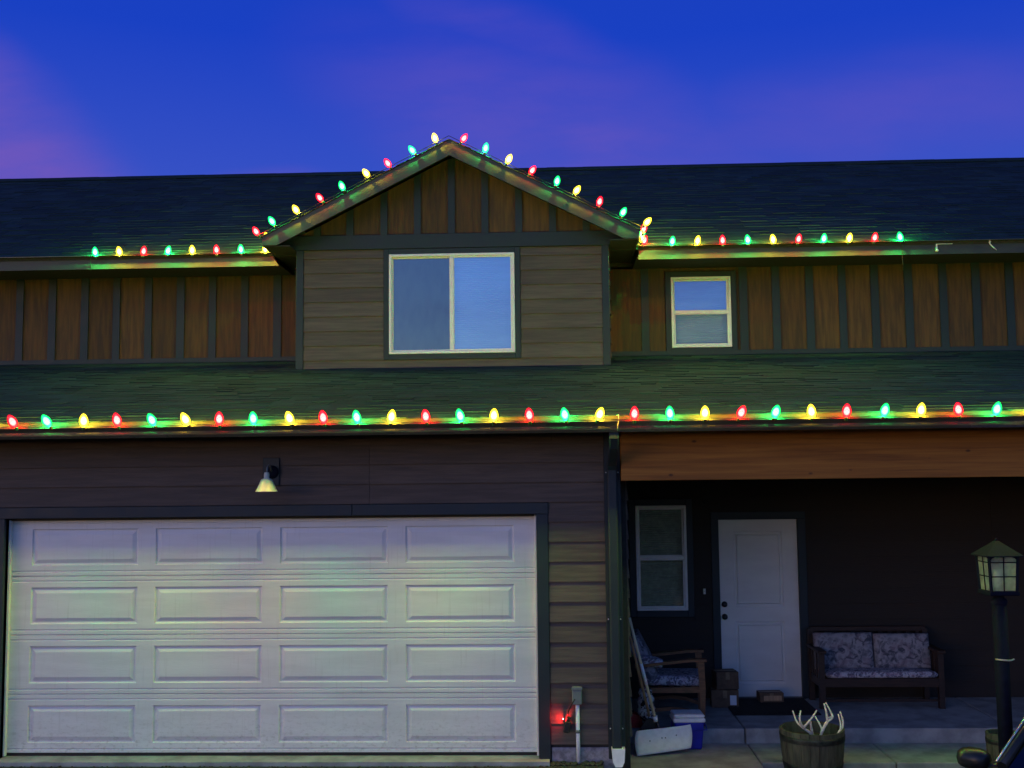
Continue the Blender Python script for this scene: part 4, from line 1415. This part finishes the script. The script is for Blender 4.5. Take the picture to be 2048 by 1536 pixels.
for k in range(18):
    dm.box(6.95 + 0.05 * k, 6.98 + 0.05 * k, 2.11, 2.90, ZP + 0.0152, ZP + 0.019)
tag(dm.build('doormat', 'doormat'), 'large black ribbed doormat on the porch slab before the entry door', 'doormat')

# dark wooden settee with floral cushions
be = thing('settee', 'dark wooden settee with blue-grey floral cushions against the porch wall', 'settee', (8.60, 2.55, ZP))
for sx in (-1, 1):
    x = sx * 0.645
    MB().box(x - 0.03, x + 0.03, -0.16, -0.10, 0, 0.60).build('leg', 'bench_wood', be)
    MB().box(x - 0.03, x + 0.03, 0.33, 0.39, 0, 0.80).build('leg', 'bench_wood', be)
    MB().bbox(x - 0.045, x + 0.045, -0.20, 0.40, 0.60, 0.632, 0.006).build('arm_rest', 'bench_wood', be)
    MB().box(x - 0.014, x + 0.014, -0.10, 0.33, 0.22, 0.31).build('side_rail', 'bench_wood', be)
    for k in range(4):
        MB().box(-0.012, 0.012, -0.02, 0.02, 0.31, 0.60).build('side_slat', 'bench_wood', be, (x, -0.02 + 0.09 * k, 0))
MB().box(-0.615, 0.615, -0.155, -0.120, 0.235, 0.325).build('front_rail', 'bench_wood', be)
MB().box(-0.615, 0.615, -0.13, -0.115, 0.07, 0.10).build('stretcher', 'bench_wood', be)
MB().bbox(-0.66, 0.66, 0.345, 0.385, 0.765, 0.825, 0.008).build('top_rail', 'bench_wood', be)
MB().box(-0.615, 0.615, 0.35, 0.38, 0.42, 0.48).build('back_rail', 'bench_wood', be)
for k in range(12):
    MB().box(-0.018, 0.018, 0.356, 0.374, 0.48, 0.765).build('back_slat', 'bench_wood', be, (-0.57 + 0.1036 * k, 0, 0))
for k in range(6):
    MB().box(-0.61, 0.61, -0.025, 0.025, 0.300, 0.318).build('seat_slat', 'bench_wood', be, (0, -0.08 + 0.08 * k, 0))
cushion(1.21, 0.50, 0.085, 3, 0.25).build('seat_cushion', 'floral_seat', be, (-0.60, -0.16, 0.320))
cushion(0.655, 0.40, 0.13, 4, 0.28).build('back_cushion', 'floral', be, (-0.655, 0.185, 0.372), (R(80), 0, 0))
cushion(0.62, 0.39, 0.13, 6, 0.28).build('back_cushion', 'floral', be, (0.008, 0.180, 0.370), (R(80), 0, 0))


# half-barrel planters
def barrel(label, loc, r, h, n, hoops, bow=0.035):
    b = thing('barrel_planter', label, 'planter', loc, 0.13, 'half-barrel planters')
    for k in range(n):
        a0 = 2 * math.pi * k / n + 0.006
        a1 = 2 * math.pi * (k + 1) / n - 0.006
        v_ = []
        zs = [0, 0.25, 0.5, 0.75, 1.0]
        dz = random.uniform(-0.003, 0.003)
        for q in zs:
            ro = r * (0.80 + 0.20 * q) + bow * r * math.sin(math.pi * q) * 1.2
            for rr, aa in ((ro, a0), (ro, a1), (ro - 0.022, a1), (ro - 0.022, a0)):
                v_.append((rr * math.cos(aa), rr * math.sin(aa), q * (h + dz)))
        f_ = [(0, 1, 2, 3), (16, 19, 18, 17)]
        for i in range(4):
            for j in range(4):
                f_.append((i * 4 + j, i * 4 + (j + 1) % 4, i * 4 + 4 + (j + 1) % 4, i * 4 + 4 + j))
        MB().add(v_, f_).build('stave', 'barrel_wood', b)
    for q0, q1 in hoops:
        pr = []
        for q in (q0, (q0 + q1) / 2, q1):
            pr.append((r * (0.80 + 0.20 * q) + bow * r * math.sin(math.pi * q) * 1.2 + 0.0035, q * h))
        pr += [(pr[-1][0] - 0.006, pr[-1][1]), (pr[0][0] - 0.006, pr[0][1])]
        MB().lathe(pr + [pr[0]], 40).build('hoop', 'barrel_hoop', b)
    MB().disc(r * 0.93, (0, 0, h * 0.80), 'z', 24).build('soil', 'soil', b)
    return b


barrel('large weathered half-barrel planter holding shed antlers', (7.375, 0.42, ZG), 0.292, 0.485, 22, [(0.80, 0.91), (0.30, 0.40), (0.03, 0.10)])
barrel('small half-barrel planter partly hidden behind the lamp post', (9.135, 0.52, ZG), 0.148, 0.42, 14, [(0.78, 0.88), (0.25, 0.34)])


def antler(label, strokes, dy):
    o0 = Vector((strokes[0][0][0][0], 0.42 + dy, 0.05))
    a = MB()
    for pts, r0, r1 in strokes:
        P3 = []
        n = len(pts)
        for i in range(n - 1):
            for k in range(4):
                t_ = k / 4
                p0 = pts[max(i - 1, 0)]; p1 = pts[i]; p2 = pts[i + 1]; p3 = pts[min(i + 2, n - 1)]
                q = [0.5 * ((2 * p1[c]) + (-p0[c] + p2[c]) * t_ + (2 * p0[c] - 5 * p1[c] + 4 * p2[c] - p3[c]) * t_ ** 2 + (-p0[c] + 3 * p1[c] - 3 * p2[c] + p3[c]) * t_ ** 3) for c in range(len(p1))]
                P3.append(q)
        P3.append(list(pts[-1]))
        n3 = len(P3)
        pv_ = [Vector((q[0], 0.42 + dy + (q[2] if len(q) > 2 else 0), q[1])) - o0 for q in P3]
        a.tube(pv_, [1.2 * (r0 + (r1 - r0) * i / (n3 - 1)) * (1 + 0.10 * math.sin(i * 1.7)) for i in range(n3)], 8)
    o_ = a.build('antler', 'antler_bone', None, o0)
    return tag(o_, label, 'antler', 'antlers in the barrel planter')


antler('left antler in the barrel, three curved tines', [
    ([(7.395, 0.04, 0.03), (7.36, 0.10, 0.0), (7.291, 0.150, -0.02), (7.236, 0.205, -0.02), (7.206, 0.300, 0.0)], 0.013, 0.005),
    ([(7.300, 0.145, -0.02), (7.262, 0.200, -0.06), (7.252, 0.255, -0.07), (7.269, 0.312, -0.05)], 0.011, 0.005),
    ([(7.292, 0.150, -0.02), (7.325, 0.205, -0.07), (7.372, 0.268, -0.08), (7.409, 0.318, -0.07)], 0.011, 0.005),
    ([(7.350, 0.215, -0.06), (7.362, 0.15, -0.04), (7.384, 0.08, 0.0)], 0.008, 0.009)], 0.0)
antler('tall middle antler in the barrel with forked top', [
    ([(7.450, 0.03, 0.0), (7.466, 0.11, -0.02), (7.500, 0.180, -0.03), (7.527, 0.215, -0.03)], 0.013, 0.012),
    ([(7.520, 0.205, -0.03), (7.512, 0.240, -0.04), (7.503, 0.300, -0.05), (7.489, 0.368, -0.04)], 0.011, 0.0055),
    ([(7.522, 0.208, -0.03), (7.566, 0.240, -0.02), (7.552, 0.290, -0.01), (7.516, 0.366, 0.01)], 0.011, 0.0055),
    ([(7.512, 0.238, -0.04), (7.566, 0.242, -0.02)], 0.008, 0.008),
    ([(7.471, 0.125, -0.02), (7.452, 0.175, 0.0), (7.419, 0.240, 0.03)], 0.009, 0.005)], 0.02)
antler('right antler in the barrel with two upright tines', [
    ([(7.500, 0.075, -0.06), (7.552, 0.092, -0.09), (7.602, 0.130, -0.09), (7.621, 0.190, -0.07), (7.609, 0.278, -0.04)], 0.011, 0.005),
    ([(7.600, 0.125, -0.08), (7.640, 0.155, -0.04), (7.658, 0.205, -0.01), (7.642, 0.288, 0.02)], 0.010, 0.005)], 0.0)

# ------------------------------------------------------------------ lamp post
lp = thing('lamp_post', 'dark lamp post with a square glass lantern at right', 'lamp post', (8.560, -1.0, ZG), 0.0)
ZL = -ZG
MB().tube([(0, 0, 0.0), (0, 0, 1.79)], 0.055, 20).build('post', 'post_paint', lp)
MB().lathe([(0.10, 0.0), (0.10, 0.02), (0.07, 0.05), (0.058, 0.07)], 20).build('base_flange', 'post_paint', lp)
MB().lathe([(0.058, 1.76), (0.062, 1.785), (0.058, 1.80), (0.040, 1.815), (0.040, 1.845), (0.0, 1.85)], 20).build('collar', 'post_paint', lp)
MB().tube([(-0.055, -0.02, 1.335), (-0.02, -0.058, 1.335), (0.03, -0.060, 1.33), (0.062, -0.03, 1.328), (0.085, -0.03, 1.338)], 0.007, 6).build('tie_cord', 'wire_pale', lp)
ln = MB()
zb, zt = 1.850, 2.140
hb_, ht_ = 0.100, 0.114
LR = Euler((0, 0, R(2)))


def corner_pt(k, z_, f_):
    hh = (hb_ + (ht_ - hb_) * (z_ - zb) / (zt - zb)) * f_
    return Vector(((-hh, -hh), (hh, -hh), (hh, hh), (-hh, hh))[k][0:2] + (z_,)) if False else Vector((((-hh, -hh), (hh, -hh), (hh, hh), (-hh, hh))[k][0], ((-hh, -hh), (hh, -hh), (hh, hh), (-hh, hh))[k][1], z_))


lan = MB().bbox(-0.118, 0.118, -0.118, 0.118, 1.838, 1.872, 0.006).build('lantern', 'post_paint', lp, rot=LR)
for k in range(4):
    MB().tube([corner_pt(k, 1.868, 1.0), corner_pt(k, 2.150, 1.0)], 0.013, 4, smooth=False).build('corner_bar', 'post_paint', lan)
    a0, a1 = corner_pt(k, 1.875, 0.98), corner_pt((k + 1) % 4, 1.875, 0.98)
    b0, b1 = corner_pt(k, 2.140, 0.98), corner_pt((k + 1) % 4, 2.140, 0.98)
    MB().add([a0, a1, b1, b0], [(0, 1, 2, 3)]).build('pane', 'lantern_glass', lan)
    mu = MB()
    out_ = ((a0 + a1) / 2 - Vector((0, 0, a0.z))).normalized() * 0.004
    mu.tube([(a0 + a1) / 2 + out_, (b0 + b1) / 2 + out_], 0.0045, 4, smooth=False)
    for f_ in (0.42, 0.84):
        mu.tube([a0.lerp(b0, f_) + out_, a1.lerp(b1, f_) + out_], 0.0045, 4, smooth=False)
    mu.build('muntin', 'post_paint', lan)
    # arched head of the pane
    ar = MB()
    N_ = 10
    pts_ = []
    for i in range(N_ + 1):
        u_ = i / N_
        e = abs(u_ - 0.5) * 2
        pts_.append((u_, 1.0 - 0.13 * max(0.0, (e - 0.55) / 0.45) ** 2))
    vv = []
    for u_, w_ in pts_:
        vv.append(a0.lerp(b0, w_).lerp(a1.lerp(b1, w_), u_) + out_ * 1.2)
        vv.append(a0.lerp(b0, 1.05).lerp(a1.lerp(b1, 1.05), u_) + out_ * 1.2)
    ar.add(vv, [(2 * i, 2 * i + 2, 2 * i + 3, 2 * i + 1) for i in range(N_)])
    ar.build('arch_plate', 'post_paint', lan)
rf = MB()
hr = 0.146
rf.add([(-hr, -hr, 2.150), (hr, -hr, 2.150), (hr, hr, 2.150), (-hr, hr, 2.150), (-0.012, -0.012, 2.262), (0.012, -0.012, 2.262), (0.012, 0.012, 2.262), (-0.012, 0.012, 2.262),
        (-hr, -hr, 2.142), (hr, -hr, 2.142), (hr, hr, 2.142), (-hr, hr, 2.142)],
       [(0, 1, 5, 4), (1, 2, 6, 5), (2, 3, 7, 6), (3, 0, 4, 7), (4, 5, 6, 7), (8, 9, 1, 0), (9, 10, 2, 1), (10, 11, 3, 2), (11, 8, 0, 3), (11, 10, 9, 8)])
rf.build('lantern_roof', 'post_paint', lan)
MB().lathe([(0, 2.285), (0.010, 2.278), (0.012, 2.264), (0.006, 2.256)], 10).build('finial', 'post_paint', lan)
MB().lathe([(0.0, 1.872), (0.022, 1.872), (0.022, 1.93), (0.03, 1.95), (0.034, 1.99), (0.022, 2.03), (0, 2.04)], 12).build('bulb', 'white_plastic', lan)

# ------------------------------------------------------------------ parked car, only its mirror and windscreen pillar reach into view
CH = math.atan2(-0.77, -0.64)
car = thing('parked_car', 'dark car parked at the right edge, only its door mirror and windscreen pillar in view', 'car', (8.93, -2.47, ZG), CH)


def loft(rings, smooth=True):
    b = MB()
    n = len(rings[0])
    v_ = [p for r_ in rings for p in r_]
    f_ = [(i * n + k, i * n + (k + 1) % n, (i + 1) * n + (k + 1) % n, (i + 1) * n + k) for i in range(len(rings) - 1) for k in range(n)]
    f_ += [list(range(n))[::-1], [(len(rings) - 1) * n + k for k in range(n)]]
    return b.add(v_, f_, smooth)


def ring(x, hw, z0, z1):
    return [(x, s * hw * w, z0 + (z1 - z0) * q) for s, seq in ((1, ((0.80, 0.0), (0.97, 0.12), (1.0, 0.45), (0.985, 0.8), (0.90, 0.97))), (-1, ((0.90, 0.97), (0.985, 0.8), (1.0, 0.45), (0.97, 0.12), (0.80, 0.0)))) for w, q in seq]


loft([ring(2.05, 0.55, 0.30, 0.62), ring(1.95, 0.74, 0.22, 0.72), ring(1.6, 0.82, 0.19, 0.80), ring(1.1, 0.86, 0.18, 0.88), ring(0.75, 0.87, 0.18, 0.935), ring(-0.3, 0.88, 0.18, 0.96),
      ring(-1.3, 0.87, 0.18, 0.97), ring(-1.9, 0.80, 0.22, 0.96), ring(-2.15, 0.68, 0.32, 0.90)]).build('body', 'car_paint', car)
gl_ = [((0.80, 0.70, 0.93), (-0.22, 0.57, 1.36)), ((0.80, -0.70, 0.93), (-0.22, -0.57, 1.36)), ((-1.72, 0.68, 0.95), (-1.10, 0.56, 1.36)), ((-1.72, -0.68, 0.95), (-1.10, -0.56, 1.36))]
for a, b in gl_:
    A, B = Vector(a), Vector(b)
    p_ = [A, A.lerp(B, 0.5) + Vector((0, 0, 0.03)), B]
    po = MB().tube(p_, [0.036, 0.030, 0.030], 8)
    pil = po.build('pillar', 'car_paint', car)
    if a[0] > 0:
        off = Vector((0.012, 0.030 * (1 if a[1] > 0 else -1), 0.026))
        MB().tube([q + off for q in p_], 0.0085, 6).build('pillar_trim', 'car_chrome', pil)
rfp = []
for i in range(7):
    u_ = i / 6
    x = -0.20 - 0.92 * u_
    for j in range(7):
        w_ = j / 6 * 2 - 1
        rfp.append((x, w_ * 0.60, 1.37 + 0.05 * (1 - w_ * w_) * (0.6 + 0.4 * math.sin(math.pi * u_)) + 0.02 * math.sin(math.pi * u_)))
MB().add(rfp, [(i * 7 + j, i * 7 + j + 1, i * 7 + 8 + j, i * 7 + 7 + j) for i in range(6) for j in range(6)], True).build('roof', 'car_paint', car)


def quad(name, a, b, c, d_, m_):
    return MB().add([a, b, c, d_], [(0, 1, 2, 3)]).build(name, m_, car)


quad('windscreen', (0.80, -0.68, 0.93), (0.80, 0.68, 0.93), (-0.22, 0.56, 1.375), (-0.22, -0.56, 1.375), 'glass_car')
quad('rear_window', (-1.72, -0.66, 0.95), (-1.72, 0.66, 0.95), (-1.10, 0.55, 1.375), (-1.10, -0.55, 1.375), 'glass_car')
for s in (-1, 1):
    quad('side_window', (0.74, s * 0.735, 0.93), (-0.35, s * 0.76, 0.955), (-0.40, s * 0.585, 1.36), (-0.22, s * 0.58, 1.36), 'glass_car')
    quad('side_window', (-0.40, s * 0.76, 0.955), (-1.66, s * 0.71, 0.955), (-1.10, s * 0.57, 1.36), (-0.45, s * 0.585, 1.36), 'glass_car')
    mo = MB()
    rg = []
    for i, (xx, k_) in enumerate(((-0.055, 0.86), (-0.045, 0.98), (0.0, 1.0), (0.045, 0.82), (0.070, 0.45))):
        r_ = []
        for j in range(14):
            a = 2 * math.pi * j / 14
            c_, s_ = math.cos(a), math.sin(a)
            r_.append((xx, 0.108 * k_ * abs(c_) ** 0.75 * (1 if c_ > 0 else -1), 0.068 * k_ * abs(s_) ** 0.75 * (1 if s_ > 0 else -1)))
        rg.append(r_)
    mo = loft(rg)
    mi = mo.build('door_mirror', 'car_paint', car, (0.735, s * 0.905, 0.932))
    MB().tube([(0, -s * 0.10, -0.03), (-0.01, -s * 0.18, -0.045)], [0.03, 0.035], 8).build('mirror_arm', 'car_paint', mi)
    MB().add([(-0.0565, 0.09 * math.cos(2 * math.pi * j / 14), 0.055 * math.sin(2 * math.pi * j / 14)) for j in range(14)], [list(range(14))]).build('mirror_glass', 'car_chrome', mi)
    MB().lathe([(0.0, 0.035), (0.06, 0.03), (0.09, 0.0), (0.08, -0.03)], 12).build('headlight', 'black_plastic', car, (1.93, s * 0.58, 0.62), (0, R(80), 0))
    MB().box(-2.14, -2.05, s * 0.62 - 0.10, s * 0.62 + 0.10, 0.70, 0.84).build('tail_light', 'red_plastic', car)
    for x in (1.30, -1.30):
        wh = MB().lathe([(0.21, -0.10), (0.30, -0.095), (0.315, -0.05), (0.315, 0.05), (0.30, 0.095), (0.21, 0.10)], 28).build('wheel', 'tyre_rubber', car, (x, s * 0.80, 0.315), (R(90), 0, 0))
        MB().lathe([(0.0, 0.085), (0.05, 0.09), (0.10, 0.06), (0.19, 0.07), (0.21, 0.10), (0.21, -0.1), (0.0, -0.1)], 20).build('rim', 'grey_plastic', wh, rot=(0 if s < 0 else R(180), 0, 0))

# ------------------------------------------------------------------ loose stones
def stones(name, label, n, x0, x1, y0, y1, zf, smin, smax, material, seed):
    rr = random.Random(seed)
    b = MB()
    for _ in range(n):
        x, y = rr.uniform(x0, x1), rr.uniform(y0, y1)
        s = smin + (smax - smin) * rr.random() ** 2.2
        if abs(x - 7.375) < 0.30 and abs(y - 0.42) < 0.30:
            continue
        c = Vector((x, y, zf(x, y) + s * 0.25))
        sc = (rr.uniform(.7, 1.3), rr.uniform(.7, 1.3), rr.uniform(.45, .8))
        v_ = []
        for p in ((1, 0, 0), (-1, 0, 0), (0, 1, 0), (0, -1, 0), (0, 0, 1), (0, 0, -1), (.6, .6, .55), (-.6, .6, .5), (-.6, -.6, .55), (.6, -.6, .5)):
            k = rr.uniform(0.8, 1.15) * s
            v_.append(c + Vector((p[0] * sc[0] * k, p[1] * sc[1] * k, p[2] * sc[2] * k)))
        b.add(v_, [(0, 6, 9), (6, 0, 2), (9, 3, 0), (1, 8, 7), (7, 2, 1), (8, 1, 3), (4, 6, 7), (4, 7, 8), (4, 8, 9), (4, 9, 6), (6, 2, 7), (8, 3, 9), (5, 0, 2), (5, 2, 1), (5, 1, 3), (5, 3, 0)])
    o_ = b.build(name, material)
    o_['kind'] = 'stuff'
    o_['label'] = label
    return o_


stones('gravel', 'river pebbles in the bed in front of the porch walk', 2600, 6.99, 11.2, -0.9, 0.70, lambda x, y: ZG, 0.010, 0.042, 'pebble', 5)
stones('drive_gravel', 'loose grit scattered on the drive before the garage', 5200, -1.0, 5.43, -0.75, -0.125, lambda x, y: -0.056 + 0.012 * min(0, y + 0.13), 0.003, 0.014, 'driveway', 9)
stones('wall_grit', 'stones along the foot of the garage wall', 160, 4.99, 5.43, -0.12, -0.01, lambda x, y: -0.055, 0.008, 0.028, 'driveway', 12)
part_ = MB().box(4.99, 5.44, -0.13, 0.012, ZG, -0.055).build('driveway_edge', 'driveway')
struct(part_)
